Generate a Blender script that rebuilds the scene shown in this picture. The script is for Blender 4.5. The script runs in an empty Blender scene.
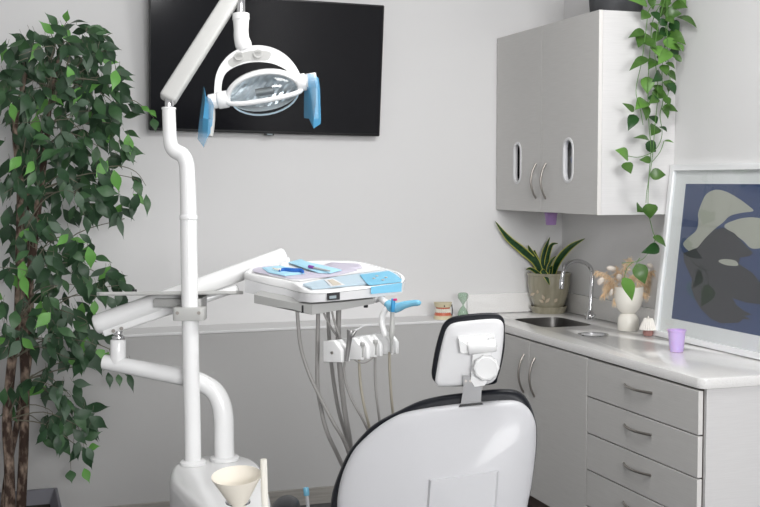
import bpy, bmesh, math, random
from mathutils import Vector, Matrix
from mathutils.geometry import tessellate_polygon
random.seed(7)
SC = bpy.context.scene
C = SC.collection
PI = math.pi
V = Vector

# ------------------------------------------------------------------ camera
FPX, YAW, PIT, ROL, CAMH = 1135.081, 0.3307, -0.0638, -0.0013, 1.6397
cy, sy, cp, sp = math.cos(YAW), math.sin(YAW), math.cos(PIT), math.sin(PIT)
fw = V((sy*cp, cy*cp, sp)); rt0 = V((cy, -sy, 0)); up0 = rt0.cross(fw)
rt = rt0*math.cos(ROL) + up0*math.sin(ROL); up = -rt0*math.sin(ROL) + up0*math.cos(ROL)
cam_d = bpy.data.cameras.new('camera'); cam = bpy.data.objects.new('camera', cam_d); C.objects.link(cam)
cam_d.sensor_width = 36; cam_d.lens = 36*FPX/760; cam_d.clip_start = 0.05
m3 = Matrix((rt, up, -fw)).transposed()
cam.matrix_world = Matrix.Translation((0, 0, CAMH)) @ m3.to_4x4()
SC.camera = cam
O = V((0, 0, CAMH))

# ------------------------------------------------------------------ light
SC.view_settings.view_transform = 'Standard'; SC.view_settings.look = 'None'
SC.view_settings.gamma = 1; SC.view_settings.use_curve_mapping = False
SC.view_settings.exposure = 0.0
w = bpy.data.worlds.new('world'); SC.world = w; w.use_nodes = True
w.node_tree.nodes['Background'].inputs[0].default_value = (0.93, 0.96, 1.0, 1)
w.node_tree.nodes['Background'].inputs[1].default_value = 0.5

def area(name, loc, target, sx, sy_, power, col=(1, 1, 1)):
    l = bpy.data.lights.new(name, 'AREA'); l.shape = 'RECTANGLE'; l.size = sx; l.size_y = sy_
    l.energy = power; l.color = col
    o = bpy.data.objects.new(name, l); C.objects.link(o); o.location = loc
    o.rotation_euler = (V(target)-V(loc)).to_track_quat('-Z', 'Y').to_euler()
    return o
area('key_light', (0.9, -3.0, 2.4), (1.3, 5.0, 1.2), 2.2, 1.6, 232, (1, 1, 1))
area('overhead_light', (2.1, 3.4, 2.9), (1.3, 5.5, 1.0), 0.5, 0.5, 22, (1, 0.995, 0.99))
area('overhead_light', (1.3, 2.9, 2.9), (1.2, 3.6, 0), 0.9, 0.9, 30, (1, 0.995, 0.99))  # unseen overhead fill, added to brighten upward faces

# ------------------------------------------------------------------ helpers
def at(px, py, X=None, Y=None, Z=None, D=None):
    d = fw + rt*((px-380)/FPX) - up*((py-253.5)/FPX)
    if D is not None: t = D
    elif X is not None: t = X/d.x
    elif Y is not None: t = Y/d.y
    else: t = (Z-CAMH)/d.z
    return O + d*t
def atp(px, py, p, n):
    d = fw + rt*((px-380)/FPX) - up*((py-253.5)/FPX)
    return O + d*((V(p)-O).dot(n)/d.dot(n))

def mat(name, col, rough=0.5, metal=0.0, spec=0.5, coat=0.0, trans=0.0, alpha=1.0, bump=None, noise=None, ior=1.45, sheen=0.0, aniso=0):
    m = bpy.data.materials.new(name); m.use_nodes = True
    nt = m.node_tree; b = nt.nodes['Principled BSDF']
    b.inputs['Base Color'].default_value = (*col, 1); b.inputs['Roughness'].default_value = rough
    b.inputs['Metallic'].default_value = metal; b.inputs['Specular IOR Level'].default_value = spec
    b.inputs['Coat Weight'].default_value = coat; b.inputs['Coat Roughness'].default_value = 0.05
    b.inputs['Transmission Weight'].default_value = trans; b.inputs['Alpha'].default_value = alpha
    b.inputs['IOR'].default_value = ior; b.inputs['Sheen Weight'].default_value = sheen
    tc = nt.nodes.new('ShaderNodeTexCoord'); mp = nt.nodes.new('ShaderNodeMapping')
    nt.links.new(tc.outputs['Object'], mp.inputs['Vector'])
    if noise:      # (scale vector, scale, second colour, lo, hi)
        sv, sc, c2, lo, hi = noise
        mp.inputs['Scale'].default_value = sv
        n = nt.nodes.new('ShaderNodeTexNoise'); n.inputs['Scale'].default_value = sc; n.inputs['Detail'].default_value = 4
        nt.links.new(mp.outputs[0], n.inputs['Vector'])
        r = nt.nodes.new('ShaderNodeValToRGB'); r.color_ramp.elements[0].position = lo; r.color_ramp.elements[1].position = hi
        r.color_ramp.elements[0].color = (*col, 1); r.color_ramp.elements[1].color = (*c2, 1)
        nt.links.new(n.outputs['Fac'], r.inputs['Fac']); nt.links.new(r.outputs['Color'], b.inputs['Base Color'])
    if bump:       # (scale, strength)
        n2 = nt.nodes.new('ShaderNodeTexNoise'); n2.inputs['Scale'].default_value = bump[0]; n2.inputs['Detail'].default_value = 3
        nt.links.new(tc.outputs['Object'], n2.inputs['Vector'])
        bp = nt.nodes.new('ShaderNodeBump'); bp.inputs['Strength'].default_value = bump[1]; bp.inputs['Distance'].default_value = 0.002
        nt.links.new(n2.outputs['Fac'], bp.inputs['Height']); nt.links.new(bp.outputs[0], b.inputs['Normal'])
    return m

M = {}
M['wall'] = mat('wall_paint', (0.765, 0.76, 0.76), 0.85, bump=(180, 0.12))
M['wall2'] = mat('lower_wall_shaded', (0.49, 0.485, 0.48), 0.85, bump=(180, 0.12))  # wall colour darkened, the shade below the ledge is put into it
M['ceil'] = mat('ceiling_paint', (0.8, 0.8, 0.79), 0.9)
M['floor'] = mat('floor_vinyl', (0.075, 0.075, 0.08), 0.5, noise=((1, 1, 1), 6, (0.11, 0.11, 0.115), 0.3, 0.7))
M['base'] = mat('baseboard_wood', (0.28, 0.27, 0.25), 0.5, noise=((1, 10, 20), 6, (0.36, 0.34, 0.31), 0.3, 0.7))
M['lam'] = mat('grey_laminate', (0.585, 0.575, 0.56), 0.45, spec=0.3, noise=((3, 3, 110), 3, (0.625, 0.615, 0.60), 0.3, 0.7))
M['lamw'] = mat('pale_edge_band', (0.78, 0.76, 0.74), 0.45)
M['lame'] = mat('pale_end_laminate', (0.70, 0.69, 0.69), 0.5, spec=0.3, noise=((3, 3, 110), 3, (0.74, 0.73, 0.73), 0.3, 0.7))
M['pink'] = mat('panel_gap', (0.13, 0.10, 0.09), 0.8)
M['quartz'] = mat('speckled_quartz', (0.76, 0.745, 0.73), 0.14, spec=0.5, coat=0.1, noise=((1, 1, 1), 220, (0.87, 0.86, 0.85), 0.34, 0.46))
M['white'] = mat('white_enamel', (0.85, 0.85, 0.85), 0.22, coat=0.35)
M['pearl'] = mat('pearl_grey_shell', (0.53, 0.53, 0.55), 0.40, coat=0.12)
M['plastic'] = mat('white_plastic', (0.74, 0.74, 0.75), 0.38)
M['lgrey'] = mat('pale_grey_plastic', (0.50, 0.50, 0.485), 0.4)
M['mgrey'] = mat('grey_metal_paint', (0.42, 0.42, 0.41), 0.4)
M['hose'] = mat('grey_hose', (0.30, 0.29, 0.28), 0.45)
M['hosey'] = mat('tan_hose', (0.36, 0.33, 0.27), 0.45)
M['black'] = mat('black_vinyl', (0.008, 0.009, 0.013), 0.36, spec=0.3, bump=(300, 0.1))
M['blackp'] = mat('black_plastic', (0.01, 0.01, 0.011), 0.4)
M['chrome'] = mat('chrome', (0.62, 0.62, 0.63), 0.1, metal=1)
M['nickel'] = mat('brushed_nickel', (0.36, 0.335, 0.31), 0.3, metal=1)
M['sinksteel'] = mat('sink_steel', (0.30, 0.29, 0.28), 0.3, metal=1)
M['steel'] = mat('brushed_steel', (0.36, 0.355, 0.35), 0.42, metal=1)
M['screen'] = mat('tv_screen', (0.005, 0.005, 0.007), 0.1, spec=0.35)
M['film'] = mat('blue_film', (0.10, 0.42, 0.72), 0.25, trans=0.0, alpha=0.55)
M['film2'] = mat('light_blue_film', (0.22, 0.58, 0.80), 0.25, alpha=0.8)
M['blue'] = mat('blue_plastic', (0.04, 0.33, 0.66), 0.35)
M['navyb'] = mat('deep_blue_plastic', (0.02, 0.12, 0.45), 0.35)
M['lblue'] = mat('pale_blue_paper', (0.38, 0.64, 0.78), 0.5)
M['panelblue'] = mat('pale_panel_overlay', (0.48, 0.60, 0.68), 0.3)
M['lilac'] = mat('lilac_pouch_film', (0.52, 0.49, 0.58), 0.3)
M['clear'] = mat('clear_pouch_film', (0.72, 0.72, 0.74), 0.15, alpha=0.75)
M['paper'] = mat('cream_paper', (0.80, 0.75, 0.66), 0.6)
M['pink2'] = mat('magenta_plastic', (0.75, 0.05, 0.25), 0.4)
M['purple'] = mat('lilac_plastic', (0.70, 0.48, 0.84), 0.4)
M['purple'].node_tree.nodes['Principled BSDF'].inputs['Subsurface Weight'].default_value = 0.25
M['mauve'] = mat('mauve_plastic', (0.36, 0.22, 0.47), 0.45)
def glass(name, col, rough=0.02, alpha=0.35):
    return mat(name, col, rough, spec=0.8, alpha=alpha)
def clear_mat(name, tint, rough, boost):
    m = bpy.data.materials.new(name); m.use_nodes = True; nt = m.node_tree; nt.nodes.clear()
    o = nt.nodes.new('ShaderNodeOutputMaterial'); mx = nt.nodes.new('ShaderNodeMixShader'); tr = nt.nodes.new('ShaderNodeBsdfTransparent')
    gl = nt.nodes.new('ShaderNodeBsdfGlossy'); lw = nt.nodes.new('ShaderNodeLayerWeight'); lw.inputs['Blend'].default_value = 0.5
    pw = nt.nodes.new('ShaderNodeMath'); pw.operation = 'POWER'; pw.inputs[1].default_value = 4.5; nt.links.new(lw.outputs['Facing'], pw.inputs[0])
    fr = nt.nodes.new('ShaderNodeMath'); fr.operation = 'MULTIPLY_ADD'; fr.inputs[1].default_value = 0.9; fr.inputs[2].default_value = boost; nt.links.new(pw.outputs[0], fr.inputs[0])
    tr.inputs['Color'].default_value = (*tint, 1); gl.inputs['Roughness'].default_value = rough
    nt.links.new(fr.outputs[0], mx.inputs[0]); nt.links.new(tr.outputs[0], mx.inputs[1]); nt.links.new(gl.outputs[0], mx.inputs[2]); nt.links.new(mx.outputs[0], o.inputs[0])
    return m
M['lens'] = clear_mat('clear_lens', (0.88, 0.94, 0.97), 0.03, 0.08)
M['pane'] = clear_mat('picture_glazing', (0.97, 0.98, 0.98), 0.01, 0.03)
M['green'] = mat('green_glass', (0.16, 0.42, 0.20), 0.05, spec=0.8, alpha=0.38)
M['leafd'] = mat('dark_leaf', (0.018, 0.050, 0.022), 0.42, noise=((1, 1, 1), 25, (0.032, 0.078, 0.034), 0.3, 0.7))
M['leafm'] = mat('mid_leaf', (0.042, 0.105, 0.040), 0.42, noise=((1, 1, 1), 25, (0.055, 0.13, 0.05), 0.3, 0.7))
M['leafg'] = mat('greyish_leaf', (0.075, 0.125, 0.08), 0.5)
M['leafl'] = mat('bright_leaf', (0.13, 0.34, 0.07), 0.42)
M['poth'] = mat('pothos_leaf', (0.045, 0.115, 0.018), 0.33, noise=((1, 1, 1), 18, (0.075, 0.165, 0.03), 0.35, 0.75))
M['pothd'] = mat('pothos_leaf_dark', (0.015, 0.065, 0.012), 0.35)
M['pothl'] = mat('pothos_leaf_light', (0.12, 0.27, 0.05), 0.38)
M['stem'] = mat('green_stem', (0.10, 0.22, 0.05), 0.5)
M['bark'] = mat('bark', (0.05, 0.03, 0.022), 0.9, noise=((1, 1, 0.5), 38, (0.36, 0.27, 0.21), 0.45, 0.72), bump=(60, 0.8))
M['twig'] = mat('twig', (0.16, 0.15, 0.11), 0.8)
M['soil'] = mat('dark_moss', (0.03, 0.025, 0.02), 1.0, bump=(60, 1))
M['planter'] = mat('slate_planter', (0.16, 0.16, 0.185), 0.5)
M['planterin'] = mat('planter_inner', (0.20, 0.20, 0.22), 0.5)
M['darkpot'] = mat('charcoal_pot', (0.06, 0.062, 0.068), 0.6, noise=((1, 1, 1), 9, (0.085, 0.087, 0.093), 0.3, 0.7))
M['snake'] = mat('snake_leaf', (0.008, 0.045, 0.015), 0.4, noise=((1, 1, 1), 40, (0.03, 0.09, 0.03), 0.4, 0.7))
M['snakey'] = mat('snake_leaf_edge', (0.50, 0.50, 0.09), 0.45)
M['clay'] = mat('olive_glazed_clay', (0.36, 0.335, 0.25), 0.25, coat=0.4, noise=((4, 4, 0.6), 9, (0.27, 0.245, 0.17), 0.35, 0.75))
M['cream'] = mat('cream_ceramic', (0.86, 0.83, 0.76), 0.25, coat=0.2)
M['pampas'] = mat('dried_pampas', (0.80, 0.57, 0.34), 0.9, noise=((1, 1, 1), 40, (0.90, 0.74, 0.54), 0.3, 0.7))
M['bunny'] = mat('bunny_tail', (0.80, 0.72, 0.64), 0.95, bump=(400, 1))
M['shade'] = mat('pleated_shade', (0.84, 0.81, 0.76), 0.7)
M['rose'] = mat('rose_wood_base', (0.42, 0.22, 0.20), 0.4)
M['frame'] = mat('silver_white_frame', (0.88, 0.89, 0.90), 0.25, coat=0.3)
M['mount'] = mat('mount_board', (0.90, 0.90, 0.90), 0.8)
M['navy'] = mat('navy_print', (0.058, 0.085, 0.19), 0.7)
M['beige'] = mat('beige_print', (0.46, 0.46, 0.40), 0.7)
M['char'] = mat('charcoal_print', (0.057, 0.056, 0.064), 0.7)
M['teeth'] = mat('ivory_teeth', (0.84, 0.80, 0.70), 0.3)
M['stone'] = mat('cream_plaster', (0.72, 0.64, 0.45), 0.7)
M['gum'] = mat('coral_gum', (0.62, 0.16, 0.09), 0.35)
M['reflector'] = mat('faceted_reflector', (0.86, 0.87, 0.88), 0.28, metal=1)
M['dark'] = mat('dark_interior', (0.02, 0.025, 0.025), 0.8)
M['led'] = mat('display_glass', (0.35, 0.42, 0.45), 0.2)
M['ltag'] = mat('beige_tag', (0.55, 0.50, 0.42), 0.6)

MW = {}
def link(name, me, parent=None):
    o = bpy.data.objects.new(name, me); C.objects.link(o)
    if parent: o.parent = parent
    return o
def thing(name, label, cat, loc, group=None):
    o = bpy.data.objects.new(name, None); C.objects.link(o); o.location = loc; o.empty_display_size = 0.05
    o['label'] = label; o['category'] = cat
    if group: o['group'] = group
    MW[o.name] = Matrix.Translation(loc)
    return o
def tag(o, label, cat, group=None):
    o['label'] = label; o['category'] = cat
    if group: o['group'] = group
    return o
def obj(name, bm, mats, parent=None, smooth=True, ang=38, label=None):
    """link a bmesh given in world coordinates as one object"""
    bmesh.ops.remove_doubles(bm, verts=bm.verts, dist=1e-6)
    bmesh.ops.recalc_face_normals(bm, faces=bm.faces)
    if parent is not None: mw = MW[parent.name]
    else:
        xs = [v.co for v in bm.verts]
        lo = V([min(c[i] for c in xs) for i in range(3)]); hi = V([max(c[i] for c in xs) for i in range(3)])
        mw = Matrix.Translation(((lo.x+hi.x)/2, (lo.y+hi.y)/2, lo.z))
    bm.transform(mw.inverted())
    me = bpy.data.meshes.new(name); bm.to_mesh(me); bm.free()
    if not isinstance(mats, (list, tuple)): mats = [mats]
    for m in mats: me.materials.append(M[m] if isinstance(m, str) else m)
    if smooth:
        me.polygons.foreach_set('use_smooth', [True]*len(me.polygons))
        me.set_sharp_from_angle(angle=math.radians(ang))
    o = link(name, me, parent)
    if parent is None: o.location = mw.translation
    MW[o.name] = mw
    if label: o['label'] = label
    return o
def struct(name, bm, m, parent=None):
    o = obj(name, bm, m, parent, smooth=False); o['kind'] = 'structure'; return o
def nb(): return bmesh.new()
def box(bm, x0, x1, y0, y1, z0, z1, bev=0, seg=2, mi=0):
    vs = [bm.verts.new((x, y, z)) for x in (x0, x1) for y in (y0, y1) for z in (z0, z1)]
    idx = [(0, 1, 3, 2), (4, 6, 7, 5), (0, 4, 5, 1), (2, 3, 7, 6), (0, 2, 6, 4), (1, 5, 7, 3)]
    fs = [bm.faces.new([vs[i] for i in f]) for f in idx]
    for f in fs: f.material_index = mi
    if bev:
        es = list({e for f in fs for e in f.edges})
        bmesh.ops.bevel(bm, geom=es, offset=bev, segments=seg, affect='EDGES', profile=0.5)
    return bm
def obox(bm, c, ax, ay, az, hx, hy, hz, bev=0, seg=2):
    """box centred at c along orthonormal axes"""
    t = bmesh.new(); box(t, -hx, hx, -hy, hy, -hz, hz, bev, seg)
    mt = Matrix((ax.normalized(), ay.normalized(), az.normalized())).transposed().to_4x4(); mt.translation = c
    t.transform(mt); me = bpy.data.meshes.new('t'); t.to_mesh(me); t.free(); bm.from_mesh(me); bpy.data.meshes.remove(me)
    return bm
def cat(pts, n=6, closed=False):
    P = [V(p) for p in pts]; out = []; L = len(P)
    rng = range(L) if closed else range(L-1)
    for i in rng:
        if closed: a, b, c, d = P[(i-1) % L], P[i], P[(i+1) % L], P[(i+2) % L]
        else: a, b, c, d = P[max(i-1, 0)], P[i], P[i+1], P[min(i+2, L-1)]
        for k in range(n):
            t = k/n
            out.append(0.5*((2*b)+(c-a)*t+(2*a-5*b+4*c-d)*t*t+(-a+3*b-3*c+d)*t*t*t))
    if not closed: out.append(P[-1].copy())
    return out
def lerp_list(vals, n):
    out = []
    for i in range(n):
        t = i/(n-1)*(len(vals)-1); k = min(int(t), len(vals)-2); out.append(vals[k]+(vals[k+1]-vals[k])*(t-k))
    return out
def tube(bm, pts, r, seg=12, smooth=5, cap=True, closed=False, mi=0, flat=1.0, fup=None):
    P = cat(pts, smooth, closed) if smooth else [V(p) for p in pts]
    R = lerp_list(r, len(P)) if isinstance(r, (list, tuple)) else [r]*len(P)
    n = len(P); rings = []; prev = None
    for i, p in enumerate(P):
        if closed: t = (P[(i+1) % n]-P[i-1])
        else: t = P[min(i+1, n-1)]-P[max(i-1, 0)]
        if t.length < 1e-9: t = V((0, 0, 1))
        t.normalize()
        if fup is not None: u = V(fup)
        else: u = prev if prev is not None else (V((0, 0, 1)) if abs(t.z) < 0.9 else V((1, 0, 0)))
        u = (u-t*u.dot(t)); u.normalize(); prev = u; v = t.cross(u)
        rings.append([bm.verts.new(p+(u*math.cos(a)*flat+v*math.sin(a))*R[i]) for a in [2*PI*k/seg for k in range(seg)]])
    fs = []
    for i in range(n if closed else n-1):
        A, B = rings[i], rings[(i+1) % n]
        for k in range(seg): fs.append(bm.faces.new((A[k], A[(k+1) % seg], B[(k+1) % seg], B[k])))
    if cap and not closed:
        fs.append(bm.faces.new(rings[0][::-1])); fs.append(bm.faces.new(rings[-1]))
    for f in fs: f.material_index = mi
    return bm
def rtube(bm, a, b, r, seg=24, rnd=0.003):
    """straight cylinder with eased ends"""
    a, b = V(a), V(b); t = (b-a).normalized()
    return tube(bm, [a, a+t*rnd*0.4, a+t*rnd, b-t*rnd, b-t*rnd*0.4, b], [r-rnd, r-rnd*0.3, r, r, r-rnd*0.3, r-rnd], seg, smooth=0)
def lathe(bm, prof, c, axis=(0, 0, 1), seg=32, mi=0, xs=1.0):
    ax = V(axis).normalized(); u = ax.orthogonal().normalized(); v = ax.cross(u); c = V(c)
    rings = []
    for (r, h) in prof:
        if r < 1e-6: rings.append([bm.verts.new(c+ax*h)])
        else: rings.append([bm.verts.new(c+ax*h+(u*math.cos(a)*xs+v*math.sin(a))*r) for a in [2*PI*k/seg for k in range(seg)]])
    for A, B in zip(rings, rings[1:]):
        for k in range(seg):
            a0, a1 = A[k % len(A)], A[(k+1) % len(A)]; b0, b1 = B[k % len(B)], B[(k+1) % len(B)]
            q = []
            for x in (a0, a1, b1, b0):
                if x not in q: q.append(x)
            if len(q) > 2:
                f = bm.faces.new(q); f.material_index = mi
    return bm
def plate(bm, loops, mp, th, bev=0, seg=2, mi=0):
    """extruded 2D shape (first loop outer, others holes); mp maps (u,v,h)->world"""
    flat = [p for l in loops for p in l]
    tris = tessellate_polygon([[V((p[0], p[1], 0)) for p in l] for l in loops])
    t = bmesh.new()
    A = [t.verts.new((p[0], p[1], 0)) for p in flat]; B = [t.verts.new((p[0], p[1], th)) for p in flat]
    for f in tris:
        try: t.faces.new([A[i] for i in f]); t.faces.new([B[i] for i in reversed(f)])
        except ValueError: pass
    k = 0; rim = []
    for l in loops:
        n = len(l)
        for i in range(n):
            a, b = k+i, k+(i+1) % n
            t.faces.new((A[a], A[b], B[b], B[a]))
        for i in range(n):
            for S in (A, B):
                e = t.edges.get((S[k+i], S[k+(i+1) % n]))
                if e: rim.append(e)
        k += n
    bmesh.ops.recalc_face_normals(t, faces=t.faces)
    if bev: bmesh.ops.bevel(t, geom=rim, offset=bev, segments=seg, affect='EDGES', profile=0.5)
    for v in t.verts: v.co = mp(v.co.x, v.co.y, v.co.z)
    for f in t.faces: f.material_index = mi
    me = bpy.data.meshes.new('t'); t.to_mesh(me); t.free(); bm.from_mesh(me); bpy.data.meshes.remove(me)
    return bm
def frame_map(o, ex, ey, n):
    o, ex, ey, n = V(o), V(ex), V(ey), V(n)
    return lambda u, v, h: o+ex*u+ey*v+n*h
def rrect(x0, x1, y0, y1, r, n=5):
    out = []
    for cx_, cy_, a0 in ((x1-r, y1-r, 0), (x0+r, y1-r, 90), (x0+r, y0+r, 180), (x1-r, y0+r, 270)):
        for k in range(n+1):
            a = math.radians(a0+90*k/n); out.append((cx_+r*math.cos(a), cy_+r*math.sin(a)))
    return out
def loft(bm, rings, cap0=True, cap1=True, mi=0):
    R = [[bm.verts.new(p) for p in r] for r in rings]; n = len(R[0])
    for A, B in zip(R, R[1:]):
        for k in range(n):
            f = bm.faces.new((A[k], A[(k+1) % n], B[(k+1) % n], B[k])); f.material_index = mi
    if cap0: f = bm.faces.new(R[0][::-1]); f.material_index = mi
    if cap1: f = bm.faces.new(R[-1]); f.material_index = mi
    return bm
def leaf(bm, b, t, wd, nrm, prof, fold=0.25, droop=0.12, mi=0, mi_edge=None):
    b, t = V(b), V(t); ax = t-b; L = ax.length; ax.normalize()
    s = ax.cross(V(nrm))
    if s.length < 1e-4: s = ax.orthogonal()
    s.normalize(); n = s.cross(ax)
    rows = []; K = len(prof)-1
    for i, p in enumerate(prof):
        q = i/K; c = b+ax*L*q+n*(math.sin(q*PI)*droop*L); h = wd*0.5*p
        cols = [-1, 0, 1] if mi_edge is None else [-1, -0.72, 0, 0.72, 1]
        if h < 1e-6: rows.append([bm.verts.new(c)])
        else: rows.append([bm.verts.new(c+s*h*k+n*abs(k)*h*fold) for k in cols])
    for A, B in zip(rows, rows[1:]):
        N = max(len(A), len(B))
        for k in range(N-1):
            q = []
            for x in (A[min(k, len(A)-1)], A[min(k+1, len(A)-1)], B[min(k+1, len(B)-1)], B[min(k, len(B)-1)]):
                if x not in q: q.append(x)
            if len(q) > 2:
                f = bm.faces.new(q); f.material_index = mi_edge if (mi_edge is not None and k in (0, N-2)) else mi
    return bm
FIC = [0, 0.42, 0.8, 1.0, 0.92, 0.66, 0.32, 0.08, 0]
HEA = [0.25, 0.88, 1.0, 0.92, 0.66, 0.33, 0]

def gap_face(o):
    o.data.materials.append(M['pink'])
    for p in o.data.polygons:
        if p.normal.x < -0.9: p.material_index = 1
    return o
def edge_band(o):
    o.data.materials.append(M['lamw']); k = len(o.data.materials)-1
    for p in o.data.polygons:
        if p.normal.y < -0.9: p.material_index = k
    return o

# ================================================================== setting
XR, YB, LY = 3.05, 5.72, 5.49
struct('floor', box(nb(), -1.6, XR+0.1, -4.2, YB+0.1, -0.1, 0), 'floor')
struct('ceiling', box(nb(), -1.6, XR+0.1, -4.2, YB+0.1, 2.95, 3.05), 'ceil')
struct('wall_back', box(nb(), -1.6, XR+0.1, YB, YB+0.1, 0, 2.95), 'wall')
struct('wall_right', box(nb(), XR, XR+0.1, -4.2, YB, 0, 2.95), 'wall')
struct('wall_left', box(nb(), -1.7, -1.6, -4.2, YB+0.1, 0, 2.95), 'wall')
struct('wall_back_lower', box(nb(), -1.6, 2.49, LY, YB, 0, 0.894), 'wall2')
struct('trim_1', box(nb(), -1.6, 2.463, LY-0.002, YB, 0.894, 0.91, 0.005, 2), 'wall')
struct('baseboard_back', box(nb(), -1.6, 2.47, LY-0.014, LY, 0, 0.085, 0.003), 'base')

# ================================================================== base cabinets
XF, YC = 2.465, 3.545
zl = [0.868, 0.694, 0.532, 0.369, 0.206, 0.10]
fx = 2.466
def bow_handle(parent, a, b_, out, r=0.0055, bow=0.03, lab=None):
    a, b_, out = V(a), V(b_), V(out).normalized()
    P = [a]
    for k in range(1, 12):
        t = k/12; P.append(a.lerp(b_, t)+out*(bow*math.sin(PI*t)**0.8))
    P.append(b_)
    bm = tube(nb(), P, r, 10, smooth=2)
    return obj('handle', bm, 'nickel', parent)
# sink base cabinet
t = thing('base_cabinet', 'grey laminate sink base cabinet with two tall doors under the countertop', 'cabinet', (2.77, 4.95, 0.0))
b = nb(); box(b, 2.4965, XR-.003, 4.385, 4.403, 0.10, 0.868); box(b, 2.4965, XR-.003, LY+.2, LY+.22, 0.10, 0.868); box(b, 2.4965, XR-.003, 4.403, LY+.2, 0.10, 0.12); box(b, XR-.02, XR-.003, 4.403, LY+.2, 0.12, 0.868); box(b, 2.55, XR-.003, 4.385, LY+0.22, 0, 0.10)
gap_face(obj('body', b, 'lam', t, smooth=False))
for y0, y1, hy in ((4.950, 5.487, 5.006), (4.384, 4.945, 4.887)):
    d = obj('door', box(nb(), fx, fx+0.02, y0, y1, 0.105, 0.862, 0.001, 1), 'lam', t)
    bow_handle(d, (fx, hy, 0.79), (fx, hy, 0.60), (-1, 0, 0))
# drawers
t = thing('drawer_cabinet', 'grey laminate drawer cabinet with five stacked drawers at the counter end', 'cabinet', (2.77, 3.97, 0.0))
b = nb(); box(b, 2.4965, XR-.003, 3.56, 4.38, 0.10, 0.868); box(b, 2.55, XR-.003, 3.56, 4.38, 0, 0.10)
gap_face(obj('body', b, 'lam', t, smooth=False))
obj('side_panel', box(nb(), 2.4975, XR-0.003, 3.545, 3.56, 0.0, 0.868, 0.001, 1), 'lame', t)
for k in range(5):
    d = obj('drawer', box(nb(), fx, fx+0.0205, 3.552, 4.3785, zl[k+1]+0.0028, zl[k]-0.0028-(0.004 if k == 0 else 0), 0.001, 1), 'lam', t)
    zc = (zl[k]+zl[k+1])/2+0.018
    edge_band(d); bow_handle(d, (fx, 4.068, zc), (fx, 3.862, zc), (-1, 0, 0), bow=0.026)
# countertop, with basin opening and round chute opening
def circ(cx_, cy_, r, n=28): return [(cx_+r*math.cos(2*PI*k/n), cy_+r*math.sin(2*PI*k/n)) for k in range(n)]
t = thing('countertop', 'pale speckled quartz countertop with upstand, over the grey base cabinets', 'countertop', (2.77, 4.6, 0.87))
outl = []
R_ = 0.035
for k in range(7):
    a = math.radians(180+90*k/6); outl.append((XF+R_+R_*math.cos(a), YC-0.012+R_+R_*math.sin(a)))
outl += [(XR, YC-0.012), (XR, YB), (XF, YB)]
sink = rrect(2.60, 2.885, 5.045, 5.435, 0.06)
hole = circ(2.695, 4.735, 0.066)
obj('worktop', plate(nb(), [outl, sink, hole], lambda u, v, h: V((u, v, 0.87+h)), 0.04, 0.003, 2), 'quartz', t)
b = nb(); box(b, XF, XR, YB-0.02, YB-0.0005, 0.9105, 1.018, 0.002); box(b, XR-0.02, XR-0.0005, YC, YB-0.02, 0.9105, 1.018, 0.002)
obj('backsplash', b, 'quartz', t)
t = thing('sink', 'undermount stainless steel sink in the corner of the countertop', 'sink', (2.742, 5.24, 0.72))
b = nb()
def rr3(g, z, r=0.06): return [V((x, y, z)) for x, y in rrect(2.595-g, 2.89+g, 5.04-g, 5.44+g, r)]
loft(b, [rr3(0.012, 0.8695), rr3(-0.0065, 0.8695), rr3(-0.0065, 0.9092), rr3(-0.0075, 0.9092), rr3(-0.009, 0.77), rr3(-0.012, 0.735), rr3(-0.03, 0.722)], cap0=False)
obj('basin', b, 'sinksteel', t, ang=60)
obj('drain', lathe(nb(), [(0, 0.002), (0.02, 0.002), (0.035, 0.004), (0.04, 0)], (2.742, 5.24, 0.7225)), 'chrome', t)
b = nb(); lathe(b, [(0.058, -0.03), (0.058, 0.002), (0.064, 0.004), (0.072, 0.003), (0.074, 0.0005), (0.064, 0.0), (0.062, -0.03)], (2.695, 4.735, 0.9105))
ring = obj('chute_ring', b, 'chrome'); MW[ring.name] = Matrix.Translation(ring.location)
b = nb(); lathe(b, [(0, -.004), (.057, -.004), (.057, -.008), (0, -.008)], (2.695, 4.735, 0.9105)); obj('lid', b, 'plastic', ring, label='pale flush lid')
tag(ring, 'flush round chrome waste chute ring in the countertop in front of the faucet', 'ring')
# faucet
fb = V((2.966, 5.245, 0.9105))
t = thing('faucet', 'chrome gooseneck faucet arching over the corner sink', 'faucet', fb)
b = nb(); lathe(b, [(0, 0), (0.027, 0), (0.028, 0.006), (0.022, 0.012), (0.017, 0.03), (0.020, 0.036), (0.015, 0.045), (0.010, 0.055), (0.0, 0.056)], fb)
obj('base', b, 'chrome', t)
b = nb()
for s in (-1, 1): tube(b, [fb+V((0, 0, 0.022)), fb+V((-0.01*s, 0.035*s, 0.028))], 0.006, 10, 0)
obj('tap', b, 'chrome', t)
top = at(577, 262, D=5.92); tip = at(561, 289, D=5.85)
A = at(592.3, 275, D=5.96)
b = tube(nb(), [fb+V((0, 0, 0.05)), fb.lerp(A, .5)+V((0, 0, 0.02)), A, at(590, 267, D=5.955), at(584, 262.5, D=5.94), at(576, 261, D=5.92), at(568, 264, D=5.89), at(563.5, 272, D=5.87), at(562, 281, D=5.86)], 0.0105, 14, 5)
obj('spout', b, 'chrome', t)
b = nb(); rtube(b, at(562, 279, D=5.86), at(561.3, 289, D=5.86), 0.0125, 16)
obj('aerator', b, 'chrome', t)

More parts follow.
